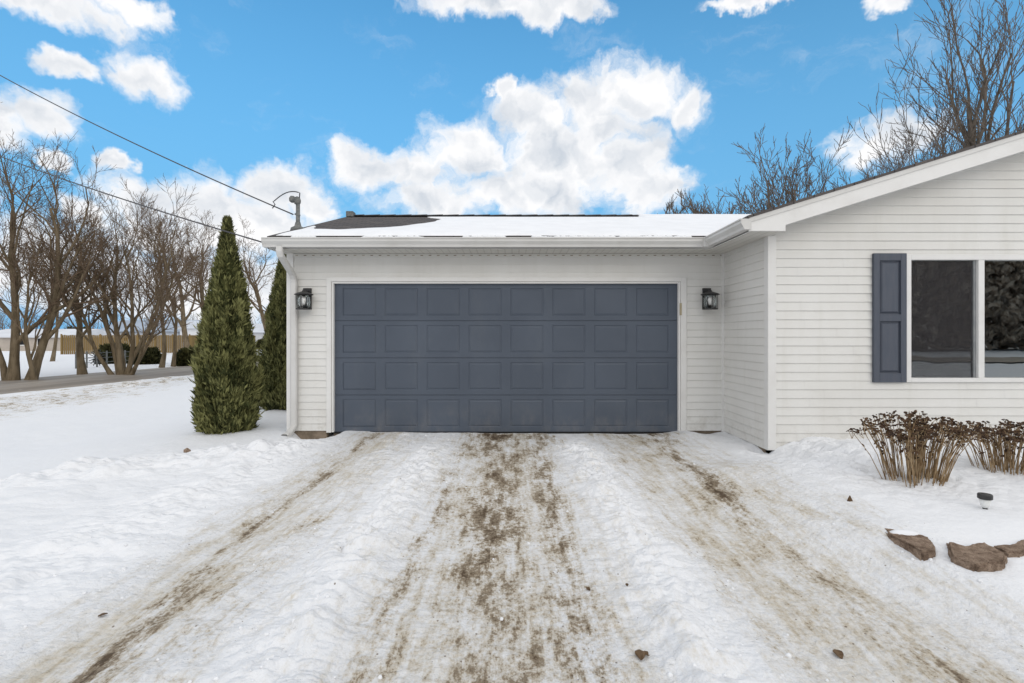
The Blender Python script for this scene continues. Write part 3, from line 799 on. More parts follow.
# ------------------------------------------------------------------ bare trees
def tube_fast(mb, pts, rads, n):
    mb.tube(pts, rads, n, cap=False)
def tree(name, base, height, seed, label, group, bark='bark_warm', twig='twig_warm', stems=1, spread=.45, trunk_r=.16, lean=(0, 0), fork=.3, off_k=.45, minr=.007, levels=4, kids=(7, 6, 5, 4), stem_dirs=None, up=.18, trunkfrac=None):
    rng = random.Random(seed); root = thing(name, base, label, 'tree', group)
    tk, cr = MB(), MB(); B = Vector(base)
    def branch(p, d, L, r, lev, first):
        n = 7 if lev == 0 else (5 if lev < 3 else 4)
        pts = [p.copy()]; dirs = [d.copy()]; q = p.copy(); dd_ = d.copy()
        j = .10 if lev == 0 else .17
        for k in range(n):
            dd_ = (dd_ + Vector((rng.gauss(0, j), rng.gauss(0, j), rng.gauss(0, j * .6) + up * (.35 if lev else .2)))).normalized()
            q = q + dd_ * (L / n); pts.append(q.copy()); dirs.append(dd_.copy())
        r1 = max(minr * .75, r * (.32 if lev else .30))
        rads = [max(minr * .75, r + (r1 - r) * (k / n)**.85) for k in range(n + 1)]
        if lev == 0 and first: rads[0] *= 1.35
        (tk if lev <= 1 else cr).tube(pts, rads, 8 if lev == 0 else (6 if lev == 1 else (4 if lev == 2 else 3)), cap=False)
        if lev >= levels: return
        nk = kids[lev]; st = fork if lev == 0 else .22
        ph = rng.uniform(0, 6.28)
        for c in range(nk):
            t = st + (1 - st) * (c + rng.uniform(.15, .85)) / nk
            if c == nk - 1 and lev > 0: t = .97
            f = t * n; i = min(int(f), n - 1); pp = pts[i].lerp(pts[i + 1], f - i); dl = dirs[i]
            ang = ph + c * 2.4 + rng.uniform(-.4, .4)
            s1 = dl.orthogonal().normalized(); s2 = dl.cross(s1)
            sp = spread * rng.uniform(.75, 1.35) * (1.0 if lev == 0 else 1.15)
            if t > .95: sp *= .45
            nd = (dl * math.cos(sp) + (s1 * math.cos(ang) + s2 * math.sin(ang)) * math.sin(sp)).normalized()
            rr_ = (rads[i] + (rads[i + 1] - rads[i]) * (f - i))
            LL = L * rng.uniform(.5, .78) * (1.15 - .5 * t if lev == 0 else 1.0 - .35 * t) * (.9 if lev else .85)
            branch(pp, nd, LL, max(minr, rr_ * rng.uniform(.52, .76)), lev + 1, False)
    for s in range(stems):
        if stem_dirs: dx_, dy_, hs, rs_ = stem_dirs[s]
        else: dx_, dy_, hs, rs_ = lean[0], lean[1], 1.0, 1.0
        off = Vector((dx_ * off_k + rng.uniform(-.05, .05), dy_ * .45, -.15)) if stems > 1 else Vector((0, 0, -.15))
        branch(B + off, Vector((dx_, dy_, 1)).normalized(), height * .74 * hs, trunk_r * rs_, 0, True)
    if stems > 1 and off_k < 1: tk.lathe([(trunk_r * 2.0, -.2), (trunk_r * 1.7, .05), (trunk_r * 1.2, .2), (trunk_r * .5, .32)], tuple(B), 12)
    tk.build('trunk', M[bark], root, smooth=True); cr.build('crown', M[twig], root, smooth=True)
    return root
GL = 'bare trees beyond the road'; GR = 'bare trees behind the house'
def gp(px, py):
    p = at(px, py); return (p.x, p.y, gh(p.x, p.y))
tree('bare_tree', gp(22, 380), 8.0, 31, 'large bare tree with several thick trunks at the left edge of the view', GL, stems=4, trunk_r=.15, off_k=2.6, stem_dirs=[(-.09, 0, 1.0, .95), (.09, .05, 1.0, .95), (-.2, .1, .9, .6), (.16, -.05, .62, .5)], fork=.2, kids=(9, 6, 4, 4), spread=.48, minr=.006)
tree('bare_tree', gp(83, 374), 6.5, 12, 'bare tree with one straight trunk right of the thick many trunked tree', GL, trunk_r=.135, fork=.30, kids=(12, 7, 5, 4), spread=.6, minr=.006)
tree('bare_tree', gp(122, 375), 6.6, 13, 'wide bare tree with a fan of stems from one flared base by the road', GL, stems=8, trunk_r=.085, stem_dirs=[(-.5, 0, .82, 1), (-.2, .1, .95, 1.1), (.03, -.1, 1.0, 1.25), (.18, .1, 1.0, 1), (.34, 0, .95, 1.1), (.5, .1, .85, .9), (.0, .3, .9, .8), (.62, -.1, .7, .8)], fork=.25, kids=(7, 5, 5, 3), spread=.4, minr=.006)
tree('bare_tree', gp(161, 367), 7.3, 14, 'thin straight bare tree standing right of the fan stemmed tree', GL, trunk_r=.10, fork=.32, kids=(10, 6, 5, 4), spread=.5, minr=.007)
tree('bare_tree', gp(173, 366), 7.2, 15, 'thin bare tree closest to the left arborvitae, in front of the tan fence end', GL, trunk_r=.09, fork=.32, kids=(10, 6, 5, 4), spread=.5, lean=(.08, 0), minr=.007)
tree('bare_tree', gp(188, 354), 10.2, 16, 'bare tree with a leaning forked trunk beside the pale house beyond the fence', GL, trunk_r=.24, fork=.25, kids=(8, 6, 5, 4), spread=.6, lean=(-.12, 0), minr=.011)
tree('bare_tree', gp(272, 352), 11.2, 17, 'bare tree seen in the gap between the two arborvitae', GL, trunk_r=.26, fork=.25, kids=(9, 6, 5, 4), spread=.6, lean=(-.05, 0), minr=.012)
tree('bare_tree', gp(52, 361), 8.8, 18, 'bare tree standing in the snowy field left of the straight trunked tree', GL, trunk_r=.10, fork=.3, kids=(10, 6, 5, 4), spread=.6, minr=.009)
tree('bare_tree', gp(215, 353), 11.5, 19, 'bare tree mostly hidden behind the left arborvitae', GL, trunk_r=.22, fork=.25, kids=(9, 6, 5, 4), spread=.55, minr=.012)
def rt(px, Y, top, seed, label, **k):
    X = (px - CX) / F * Y; H = CZ + (HY - top) / F * Y
    tree('bare_tree', (X, Y, 0), H * .9, seed, label, GR, bark='bark_grey', twig='twig_grey', **k)
rt(952, 26, 34, 21, 'tall bare tree with a fan of ascending limbs just left of the tallest one', trunk_r=.17, stems=5, stem_dirs=[(-.19, 0, .95, .8), (-.07, .1, 1, 1), (.03, .1, .95, .9), (-.30, .05, .85, .7), (.09, 0, .9, .8)], fork=.42, kids=(6, 5, 4, 3), spread=.34, minr=.013, up=.2)
rt(979, 25, -22, 22, 'tallest bare tree with a straight central trunk rising above the gable roof', trunk_r=.30, fork=.42, kids=(12, 6, 4, 3), spread=.38, minr=.013, up=.26)
rt(980, 24, 46, 23, 'bare tree leaning right at the right edge above the roof', trunk_r=.26, fork=.5, kids=(7, 5, 4, 3), spread=.38, minr=.013, lean=(.17, 0))
rt(808, 30, 122, 24, 'broad low bare tree spreading above the rake over the side wall', trunk_r=.2, stems=7, stem_dirs=[(-.56, 0, .80, .8), (-.36, .1, .9, .8), (-.18, .1, 1, .9), (-.02, .1, 1, 1), (.14, 0, 1, .9), (.32, 0, .92, .8), (.5, .1, .75, .7)], fork=.45, kids=(6, 5, 4, 3), spread=.36, minr=.016)
rt(684, 46, 182, 25, 'small distant bare treetop above the snowy garage ridge', trunk_r=.2, stems=6, stem_dirs=[(-.24, 0, .9, .9), (-.12, 0, .95, .9), (-.03, .1, 1, 1), (.05, .1, 1, 1), (.14, 0, .95, .9), (.24, 0, .9, .9)], fork=.5, kids=(8, 6, 5, 3), spread=.24, minr=.022)
rt(912, 34, 128, 26, 'twiggy bare tree low between the broad low tree and the tall ones', trunk_r=.2, fork=.5, kids=(8, 6, 4, 3), spread=.55, minr=.015)
# ------------------------------------------------------------------ evergreens
def leafy(name_parts, centre_pts, matl, parent, seed):
    pass
def sprays(pts_fn, count, size, seed, base, matname, parent, partname='foliage', core=None, blade=False):
    rng = np.random.RandomState(seed); P, D, S, TN = pts_fn(rng, count)
    n = len(P); per = 7
    if blade: per = 12
    fan = rng.normal(0, 1, (n, 3)); fan /= np.linalg.norm(fan, axis=1)[:, None]
    P = np.repeat(P, per, 0); D = np.repeat(D, per, 0); S = np.repeat(S, per); TN = np.repeat(TN, per); fan = np.repeat(fan, per, 0)
    N = n * per
    if blade:
        D = D + fan * rng.normal(0, .55, N)[:, None] + rng.normal(0, .16, (N, 3)); D /= np.linalg.norm(D, axis=1)[:, None]
        P = P + rng.normal(0, .22, (N, 3)) * S[:, None]; ax = np.cross(fan, D)
        side = ax * .35 + np.cross(D, ax); side /= np.linalg.norm(side, axis=1)[:, None] + 1e-9
        L = S * rng.uniform(.5, 1.3, N); W = L * rng.uniform(.07, .13, N)
    else:
        D = D + rng.normal(0, .42, (N, 3)); D /= np.linalg.norm(D, axis=1)[:, None]
        P = P + rng.normal(0, .3, (N, 3)) * S[:, None] * .5
        side = np.cross(D, rng.normal(0, 1, (N, 3))); side /= np.linalg.norm(side, axis=1)[:, None] + 1e-9
        L = S * rng.uniform(.6, 1.3, N); W = L * rng.uniform(.16, .3, N)
    a = P; b = P + D * (L * .5)[:, None] + side * W[:, None]; c = P + D * L[:, None]; d_ = P + D * (L * .5)[:, None] - side * W[:, None]
    Vv = np.stack([a, b, c, d_], 1).reshape(-1, 3); Fq = [(4 * k, 4 * k + 1, 4 * k + 2, 4 * k + 3) for k in range(N)]
    tone = np.repeat(np.clip(TN + rng.normal(0, .22, N), 0, 1), 4)
    Vl = [tuple(v) for v in (Vv - np.array(base))]
    if core:
        i = len(Vl); Vl += [tuple(np.array(p) - np.array(base)) for p in core.v]; Fq += [tuple(i + q for q in f) for f in core.f]
        tone = np.concatenate([tone, np.zeros(len(core.v))])
    me = bpy.data.meshes.new(partname); me.from_pydata(Vl, [], Fq)
    at_ = me.attributes.new('tone', 'FLOAT', 'POINT'); at_.data.foreach_set('value', tone.astype(np.float32))
    me.materials.append(M[matname]); o = bpy.data.objects.new(partname, me); COL.objects.link(o); o.parent = parent
    return o
def arborvitae(X, Y, H, W, seed, label):
    z0 = gh(X, Y) - .04; root = thing('arborvitae', (X, Y, z0), label, 'evergreen', 'columnar evergreens beside the garage')
    def prof(t):
        return np.interp(t, [0, .04, .12, .25, .45, .65, .8, .9, .96, 1], [.74, .92, 1.0, .96, .78, .53, .29, .12, .03, .0]) * W / 2
    def pts(rng, n):
        t = rng.rand(n)**1.1; a = rng.rand(n) * 2 * math.pi
        lob = 1 + .50 * fbm(a * 2.2 + np.sin(t * 3), t * 4.2, 1.0, 3, seed) + .10 * fbm(a * 6, t * 14, 1.0, 2, seed + 9)
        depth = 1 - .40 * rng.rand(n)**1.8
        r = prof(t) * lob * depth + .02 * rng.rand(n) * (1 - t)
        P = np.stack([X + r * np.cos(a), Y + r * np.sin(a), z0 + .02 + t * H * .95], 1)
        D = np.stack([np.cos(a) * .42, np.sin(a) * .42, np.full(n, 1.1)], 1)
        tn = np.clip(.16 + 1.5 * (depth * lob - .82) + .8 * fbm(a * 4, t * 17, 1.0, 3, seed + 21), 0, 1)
        S = .092 * (1 - .3 * t) * rng.uniform(.7, 1.25, n)
        return P, D, S, tn
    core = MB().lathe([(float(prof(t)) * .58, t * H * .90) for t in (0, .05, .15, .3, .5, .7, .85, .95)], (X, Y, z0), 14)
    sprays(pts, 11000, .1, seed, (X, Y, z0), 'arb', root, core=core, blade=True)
    MB().tube([(X, Y, z0 - .2), (X, Y, z0 + .3), (X, Y, z0 + H * .9)], [.06, .05, .012], 8).build('trunk', M['bark_warm'], root)
arborvitae(-4.12, 7.50, 3.20, .72, 41, 'full green columnar arborvitae standing free left of the garage')
arborvitae(-4.36, 9.95, 3.35, .80, 42, 'columnar arborvitae partly hidden behind the garage corner')
def hedge(px0, px1, top, bot, seed, label, name='shrub', group='dark shrubs beyond the road'):
    c = at((px0 + px1) / 2, bot); Y = c.y; rx = (px1 - px0) / 2 / F * Y; H = (bot - top) / F * Y
    z0 = gh(c.x, Y) - .05; root = thing(name, (c.x, Y, z0), label, 'shrub', group)
    def pts(rng, n):
        a = rng.rand(n) * 2 * math.pi; u = rng.rand(n); el = np.arcsin(u)
        k = (1 + .12 * fbm(a * 2, u * 4, 1, 3, seed)) * (1 - .35 * rng.rand(n)**2)
        ce = np.cos(el)**.6
        P = np.stack([c.x + rx * ce * np.cos(a) * k, Y + rx * ce * np.sin(a) * k, z0 + H * u**.7 * k], 1)
        D = np.stack([np.cos(a) * .7, np.sin(a) * .7, .4 + u], 1)
        return P, D, np.full(n, .22) * rng.uniform(.6, 1.2, n), np.clip(.2 + .6 * rng.rand(n) * (u + .2), 0, 1)
    core = MB().lathe([(rx * .75, 0), (rx * .8, H * .3), (rx * .7, H * .6), (rx * .3, H * .85)], (c.x, Y, z0), 12)
    sprays(pts, 900, .2, seed, (c.x, Y, z0), 'hedge', root, core=core)
    MB().tube([(c.x, Y, z0 - .2), (c.x, Y, z0 + H * .5)], .05, 6).build('stem', M['bark_warm'], root)
hedge(102, 128, 346, 363, 51, 'dark rounded shrub directly behind the fan stemmed tree')
hedge(134, 157, 350, 364, 52, 'dark shrub right of the fan stemmed tree, before the tan fence')
hedge(181, 201, 350, 365, 53, 'green shrub beside the left arborvitae at the far roadside')
hedge(64, 92, 328, 349, 54, 'dark evergreen rising over the left end of the tan fence', name='evergreen_bush')
hedge(258, 268, 341, 350, 55, 'small far shrub in the gap between the arborvitae')

# ------------------------------------------------------------------ far side of the road: fences and houses
a, b = at(62, 355), at(190, 353.5)
fn = thing('privacy_fence', (a.x, a.y, 0), 'long tan wooden privacy fence across the snowy field', 'fence')
fb = MB(); dv = (b - a); nseg = 70
for k in range(nseg):
    p = a + dv * (k / nseg); q = a + dv * ((k + .94) / nseg)
    fb.box(p.x, q.x, p.y - .02, p.y + .02, 0, 1.50 + .02 * math.sin(k * 1.7))
fb.build('boards', M['fence'], fn)
for k in range(0, nseg + 1, 10):
    p = a + dv * (k / nseg); MB().box(p.x - .05, p.x + .05, p.y - .08, p.y - .021, 0, 1.58).build('post', M['fence'], fn)
fs = MB()
for k in range(12): fs.box(b.x, b.x + .04, b.y + k * .9, b.y + k * .9 + .84, 0, 1.5)
fs.build('return_boards', M['fence'], fn)
# low metal field fence with a spoked panel
f0, f1 = at(76, 368.5), at(150, 363.5)
lf_ = thing('field_fence', (f0.x, f0.y, 0), 'low open field fence with posts, thin rails and a spoked panel', 'fence')
for k in range(9):
    p = f0.lerp(f1, k / 8); pale = k >= 5
    MB().tube([(p.x, p.y, -.1), (p.x, p.y, .72)], .035, 6).build('post', M['trim'] if k in (6, 8) else M['mast'], lf_)
rl = MB()
for z in (.22, .42, .64): rl.tube([(f0.x, f0.y, z), (f1.x, f1.y, z)], .012, 5)
rl.build('rails', M['mast'], lf_)
sp = MB(); c = f0.lerp(f1, .25); c.z = .42
for k in range(8):
    an = math.pi * k / 8; v = Vector((math.cos(an), .05, math.sin(an))) * .38; sp.tube([c - v, c + v], .018, 5)
sp.build('spoked_panel', M['black'], lf_)
def far_house(name, px0, px1, Y, wall_h, roof_h, wallc, roofc, label, depth=8, gable=False, wins=()):
    X0, X1 = (px0 - CX) / F * Y, (px1 - CX) / F * Y
    h = thing(name, ((X0 + X1) / 2, Y, 0), label, 'house', 'houses in the distance')
    wm = noisy(name + '_wall', wallc, tuple(c * .88 for c in wallc), .6, .7, .2); rm_ = noisy(name + '_roof', roofc, tuple(c * .85 for c in roofc), .5, .8, .1)
    MB().box(X0, X1, Y, Y + depth, -.1, wall_h).build('wall', wm, h)
    r = MB(); o = .4
    if gable: r.prism([(X0 - o, Y - o, wall_h), (X1 + o, Y - o, wall_h), ((X0 + X1) / 2, Y - o, wall_h + roof_h)], (0, depth + 2 * o, 0))
    else: r.prism([(X0 - o, Y - o, wall_h), (X0 - o, Y + depth + o, wall_h), (X0 - o, Y + depth / 2, wall_h + roof_h)][::-1], (X1 - X0 + 2 * o, 0, 0))
    r.build('roof', rm_, h)
    for (u0, u1, z0, z1) in wins:
        xa, xb = X0 + (X1 - X0) * u0, X0 + (X1 - X0) * u1
        wn = MB().box(xa - .08, xb + .08, Y - .06, Y + .01, z0 - .08, z1 + .08).build('window', M['trim'], h)
        MB().box(xa, xb, Y - .075, Y - .061, z0, z1).build('pane', M['rubber'], wn)
far_house('ranch_house', 100, 178, 62, 2.0, 1.5, (.50, .53, .58), (.36, .42, .50), 'long grey blue house with snowy roof behind the tan fence', wins=((.62, .68, .9, 1.9), (.28, .36, .9, 1.8)))
far_house('white_outbuilding', 180, 203, 58, 2.3, .9, (.70, .71, .73), (.62, .66, .72), 'pale white building past the right end of the tan fence', gable=True)
far_house('beige_house', -30, 61, 50, 1.3, .9, (.44, .39, .34), (.66, .68, .72), 'beige house with white snowy roof at the far left behind the trunks', wins=((.55, .6, .6, 1.2), (.75, .8, .6, 1.2)))
far_house('distant_cottage', 244, 290, 75, 2.0, 1.4, (.55, .56, .58), (.60, .63, .68), 'distant pale cottage seen between the two arborvitae', wins=((.42, .5, .6, 1.5),))
# far-off woods all round the horizon
def woods(name, pts_list, hmin, hmax, dens, seed, matl, label, stout=.06):
    rng = random.Random(seed); mb = MB()
    for (p, q) in pts_list:
        L = (Vector(q) - Vector(p)).length; n = int(L * dens)
        for k in range(n):
            c = Vector(p).lerp(Vector(q), rng.random()); c.y += rng.uniform(-6, 6); h = rng.uniform(hmin, hmax)
            mb.tube([(c.x, c.y, -.2), (c.x + rng.gauss(0, .3), c.y, h * .6), (c.x + rng.gauss(0, .6), c.y, h)], [stout * 2, stout * 1.3, stout * .4], 3, cap=False)
            for t in range(9):
                z = h * rng.uniform(.3, .95); a_ = rng.uniform(0, 6.28); l = h * rng.uniform(.1, .28)
                mb.tube([(c.x, c.y, z), (c.x + l * .6 * math.cos(a_), c.y + l * .4 * math.sin(a_), z + l * .5), (c.x + l * math.cos(a_), c.y + l * .6 * math.sin(a_), z + l * 1.2)], [stout * .7, stout * .45, stout * .2], 3, cap=False)
    tag(mb.build(name, matl), label, 'woods', kind='stuff')
woods('distant_woods', [((-150, 110, 0), (-20, 140, 0))], 4, 8, 1.6, 3, M['twig_grey'], 'thin line of bare woods on the far horizon at the left')
def evergreen_mass():
    rng = np.random.RandomState(9); root = None
    def pts(r_, n):
        x = r_.uniform(-5, 58, n); k = 11 + 4 * fbm(x, x * 0, .12, 3, 4)
        z = r_.rand(n)**.8 * k; return np.stack([x, -44 + r_.uniform(-7, 7, n), z], 1), np.stack([r_.normal(0, .5, n), r_.normal(0, .5, n), np.ones(n)], 1), r_.uniform(.36, .8, n), r_.rand(n) * .5
    o = sprays(pts, 30000, 1, 9, (0, 0, 0), 'belt', None, partname='tree_belt')
    tag(o, 'dark belt of evergreens across the street behind the viewer', 'woods', kind='stuff')
evergreen_mass()

# ------------------------------------------------------------------ planting bed: dry perennials, edging blocks, path light
def perennial(cx, cy, rad, H, n, seed, label, lean=0.0):
    z0 = gh(cx, cy); rng = random.Random(seed)
    root = thing('dried_perennial', (cx, cy, z0), label, 'plant', 'dead perennials in the snowy bed')
    st, hd = MB(), MB()
    for k in range(n):
        a = rng.uniform(0, 6.28); r = math.sqrt(rng.random()) * .94; bx, by = cx + rad * .60 * r * math.cos(a), cy + rad * .42 * r * math.sin(a)
        bz = gh(bx, by) - .03; h = H * (rng.uniform(.62, 1.03) if r < .75 else rng.uniform(.82, 1.0)) * (1 - .10 * r * r)
        tx, ty = cx + rad * 1.12 * r * math.cos(a) + rng.gauss(0, .03) + lean * h, cy + rad * .7 * r * math.sin(a) + rng.gauss(0, .03)
        mid = (bx + (tx - bx) * .42 + rng.gauss(0, .012), by + (ty - by) * .42, bz + h * .55); tip = Vector((tx, ty, bz + h))
        st.tube([(bx, by, bz), mid, tip], [.0036, .0029, .0021], 5)
        for q in range(rng.randint(1, 3)):      # side stalks of the umbel
            c = tip + Vector((rng.gauss(0, .026), rng.gauss(0, .026), rng.uniform(-.03, .022)))
            s0 = tip + Vector((0, 0, -.06)); st.tube([s0, c], .0022, 3, cap=False)
            for w_ in range(rng.randint(4, 7)):
                e_ = c + Vector((rng.gauss(0, .012), rng.gauss(0, .012), rng.gauss(0, .006))); s = rng.uniform(.006, .013)
                hd.lathe([(s * .3, -s * .5), (s, 0), (s * .4, s * .6)], tuple(e_), 5)
        for _ in range(rng.randint(0, 3) if tx < cx else rng.randint(0, 1)):                  # shrivelled leaves on the stem
            c = Vector(mid) + (tip - Vector(mid)) * rng.random(); s = rng.uniform(.012, .026); d_ = Vector((rng.gauss(0, 1), rng.gauss(0, 1), -1)).normalized(); o_ = d_.orthogonal().normalized()
            hd.quad(c, c + d_ * s + o_ * s * .5, c + d_ * s * 2, c + d_ * s - o_ * s * .5)
    st.build('stems', M['stem'], root); hd.build('seed_heads', M['seed'], root)
p = at(915, 484, .20); perennial(p.x, p.y, .39, .53, 150, 61, 'wide clump of dead brown flower stems left of the path light')
p = at(1006, 472, .20); perennial(p.x, p.y, .42, .42, 120, 62, 'smaller clump of dead stems behind the path light at right edge')

def block(pts, z0, z1, label, seed, slope=0.0, taper=.0):
    """roughly tumbled edging block from its plan outline"""
    c = sum((Vector((x, y, 0)) for x, y in pts), Vector()) / len(pts)
    bm = bmesh.new(); rng = random.Random(seed)
    top = [bm.verts.new((x - c.x, y - c.y, z1 - z0 + slope * (x - c.x))) for x, y in pts]; bot = [bm.verts.new(((x - c.x) * (1 + taper), (y - c.y) * (1 + taper), 0)) for x, y in pts]
    bm.faces.new(top); bm.faces.new(bot[::-1]); n = len(pts)
    for k in range(n): bm.faces.new((bot[k], bot[(k + 1) % n], top[(k + 1) % n], top[k]))
    bmesh.ops.recalc_face_normals(bm, faces=bm.faces)
    bmesh.ops.bevel(bm, geom=[e_ for e_ in bm.edges], offset=.012, segments=2, affect='EDGES')
    bmesh.ops.triangulate(bm, faces=bm.faces)
    for _ in range(4):
        lg = [e_ for e_ in bm.edges if e_.calc_length() > .022]
        if lg: bmesh.ops.subdivide_edges(bm, edges=lg, cuts=1); bmesh.ops.triangulate(bm, faces=bm.faces)
    bm.normal_update()
    for v in bm.verts:
        q = v.co; d_ = .007 * fbm(np.array([q.x * 1 + q.z * .7 + seed]), np.array([q.y + q.z]), 16, 4, seed)[0] + .005 * fbm(np.array([q.x + q.z]), np.array([q.y - q.z * .6]), 50, 2, seed + 5)[0]
        v.co += v.normal * float(d_)
    me = bpy.data.meshes.new('edging_block'); bm.to_mesh(me); bm.free(); me.materials.append(M['stone'])
    me.polygons.foreach_set('use_smooth', [False] * len(me.polygons))
    o = bpy.data.objects.new('edging_block', me); COL.objects.link(o); o.location = (c.x, c.y, z0)
    return tag(o, label, 'block', 'edging blocks of the planting bed')
def pl(z, *pix): return [tuple(at(x, y, z)[:2]) for x, y in pix]
zt = .17
block(pl(zt, (882, 528), (884, 522), (908, 529), (930, 536), (936, 545), (935, 551), (922, 552), (905, 543), (890, 536)), .02, zt, 'leftmost brown edging block, half buried with snow on its top', 1, -.05)
block(pl(.165, (946, 540), (964, 545), (984, 541), (1007, 553), (1004, 562), (976, 564), (951, 556)), .045, .165, 'broad brown edging block with a flat top, second from the left', 2)
block(pl(.16, (990, 545), (1012, 543), (1026, 536), (1030, 548), (1022, 552), (1006, 552)), .045, .16, 'brown edging block tucked behind the right end of the broad one', 3)
block(pl(.16, (1024, 536), (1055, 532), (1062, 543), (1034, 550)), .05, .16, 'brown edging block cut off by the right edge of the view', 4)
block(pl(.06, (898, 562), (905, 555), (925, 559), (940, 566), (938, 571), (918, 570)), -.03, .055, 'low dark base block sunk in snow under the leftmost edging block', 5)
block(pl(.05, (938, 571), (958, 571), (972, 573), (974, 580), (955, 578), (940, 575)), -.03, .05, 'low dark base block sunk in snow under the broad edging block', 6)
# snow lodged on the first block
c = at(904, 531, .18); hm = MB(); hm.lathe([(.10, -.03), (.088, .0), (.05, .012), (.01, .015)], (c.x, c.y, .170), 14, .5)
tag(hm.build('snow_patch', M['roofsnow'], org=(c.x, c.y, .17), smooth=True), 'oval patch of snow lodged on the leftmost edging block', 'snow', kind='stuff')

c = at(985, 509, .2); zz = gh(c.x, c.y)
zz -= .012; pt = thing('path_light', (c.x, c.y, zz), 'small solar path light with black cap poking out of the snow', 'garden light')
MB().tube([(c.x, c.y, zz - .12), (c.x, c.y, zz + .03)], .014, 10).build('spike', M['black'], pt)
MB().lathe([(.014, .02), (.023, .035), (.034, .085)], (c.x, c.y, zz), 18).build('lens', mat('clear_plastic', (.72, .73, .72), .25, .5), pt, smooth=True)
MB().lathe([(.039, .080), (.041, .084), (.041, .106), (.037, .112), (.01, .114)], (c.x, c.y, zz), 22).build('cap', M['black'], pt)

# ------------------------------------------------------------------ litter on the snow
def clod(px, py, w_, h_, seed, name, label, cat, matl, zz=.0):
    c = at(px, py, zz); z = gh(c.x, c.y); rng = random.Random(seed); mb = MB()
    mb.lathe([(w_ * .35, -.01), (w_ * .5, h_ * .25), (w_ * .42, h_ * .7), (w_ * .12, h_)], (c.x, c.y, z - .006), 9, .7)
    mb.v = [(x + rng.gauss(0, w_ * .07), y + rng.gauss(0, w_ * .07), zq + rng.gauss(0, h_ * .08)) for x, y, zq in mb.v]
    tag(mb.build(name, matl, org=(c.x, c.y, z)), label, cat)
def leaf(px, py, L, seed, label, zz=0.0, tilt=.22):
    c = at(px, py, zz); z = gh(c.x, c.y) + .004; rng = random.Random(seed); mb = MB(); an = rng.uniform(0, 6.28)
    ca, sa = math.cos(an), math.sin(an); rows = []
    for k in range(6):
        t = k / 5; wd = L * .34 * math.sin(math.pi * (t * .9 + .06)) ; zc = .30 * L * math.sin(t * 3) * tilt
        rows.append([(c.x + ca * L * (t - .5) - sa * u * wd, c.y + sa * L * (t - .5) + ca * u * wd, z + zc + abs(u) * wd * .25 + rng.uniform(0, .004)) for u in (-1, -.4, 0, .4, 1)])
    for k in range(5):
        for q in range(4): mb.quad(rows[k][q], rows[k][q + 1], rows[k + 1][q + 1], rows[k + 1][q])
    o = mb.build('dead_leaf', M['leaf'], org=(c.x, c.y, z)); s_ = o.modifiers.new('thick', 'SOLIDIFY'); s_.thickness = .003
    tag(o, label, 'leaf', 'dead leaves on the snow')
clod(187, 455, .085, .05, 1, 'stone', 'small dark stone on the snow below the left arborvitae', 'stone', M['stone'])
clod(850, 514, .032, .040, 2, 'bark_chip', 'upright brown bark chip in the snow left of the edging blocks', 'bark chip', M['leaf'], .1)
leaf(640, 661, .065, 3, 'curled brown leaf on white ridge right of the dirty centre strip')
leaf(838, 649, .06, 4, 'dark curled leaf on the right wheel path near the bottom')
leaf(103, 617, .035, 5, 'tiny dark leaf on clean snow at the lower left')
leaf(646, 660, .03, 6, 'small leaf scrap touching the curled leaf on the white ridge')
leaf(588, 591, .03, 7, 'tiny leaf bit on the snow right of the dirty centre strip')
leaf(627, 590, .026, 8, 'tiny dark leaf bit on the white ridge right of centre')

def crumbs():
    rng = np.random.RandomState(21); mb = MB(); n = 0
    cand_x = rng.uniform(-3.4, 3.0, 60000); cand_y = 1.9 + 5.4 * rng.rand(60000)**1.3
    w_ = .8 * gs(cand_x, -.95, .3) + .8 * gs(cand_x, .85, .3) + .5 * gs(cand_x, -2.5, .4) + .5 * gs(cand_x, 2.4, .4) + .04
    w_ = w_ * sst(.0, .35, fbm(cand_x, cand_y, 1.2, 3, 91) + .1)
    ok = rng.rand(60000) < w_ * .09; cx_, cy_ = cand_x[ok], cand_y[ok]; cz_ = ground_h(cx_, cy_)
    for x, y, z in zip(cx_, cy_, cz_):
        s_ = .003 + .011 * rng.rand()**3.5; i = len(mb.v); k = 6
        for (r, zz_) in ((.8, -.3), (1, .2), (.55, .75)):
            for q in range(k):
                a_ = q / k * 6.283; rr_ = s_ * r * rng.uniform(.75, 1.25); mb.v.append((x + rr_ * math.cos(a_), y + rr_ * math.sin(a_), z + s_ * zz_ * rng.uniform(.7, 1.2)))
        for l in range(2):
            for q in range(k): mb.f.append((i + l * k + q, i + l * k + (q + 1) % k, i + l * k + k + (q + 1) % k, i + l * k + k + q))
        mb.f.append(tuple(i + 2 * k + q for q in range(k)))
    tag(mb.build('snow_crumbs', M['roofsnow'], smooth=True), 'loose crumbs of kicked up snow strewn over the driveway ridges', 'snow', kind='stuff')
crumbs()

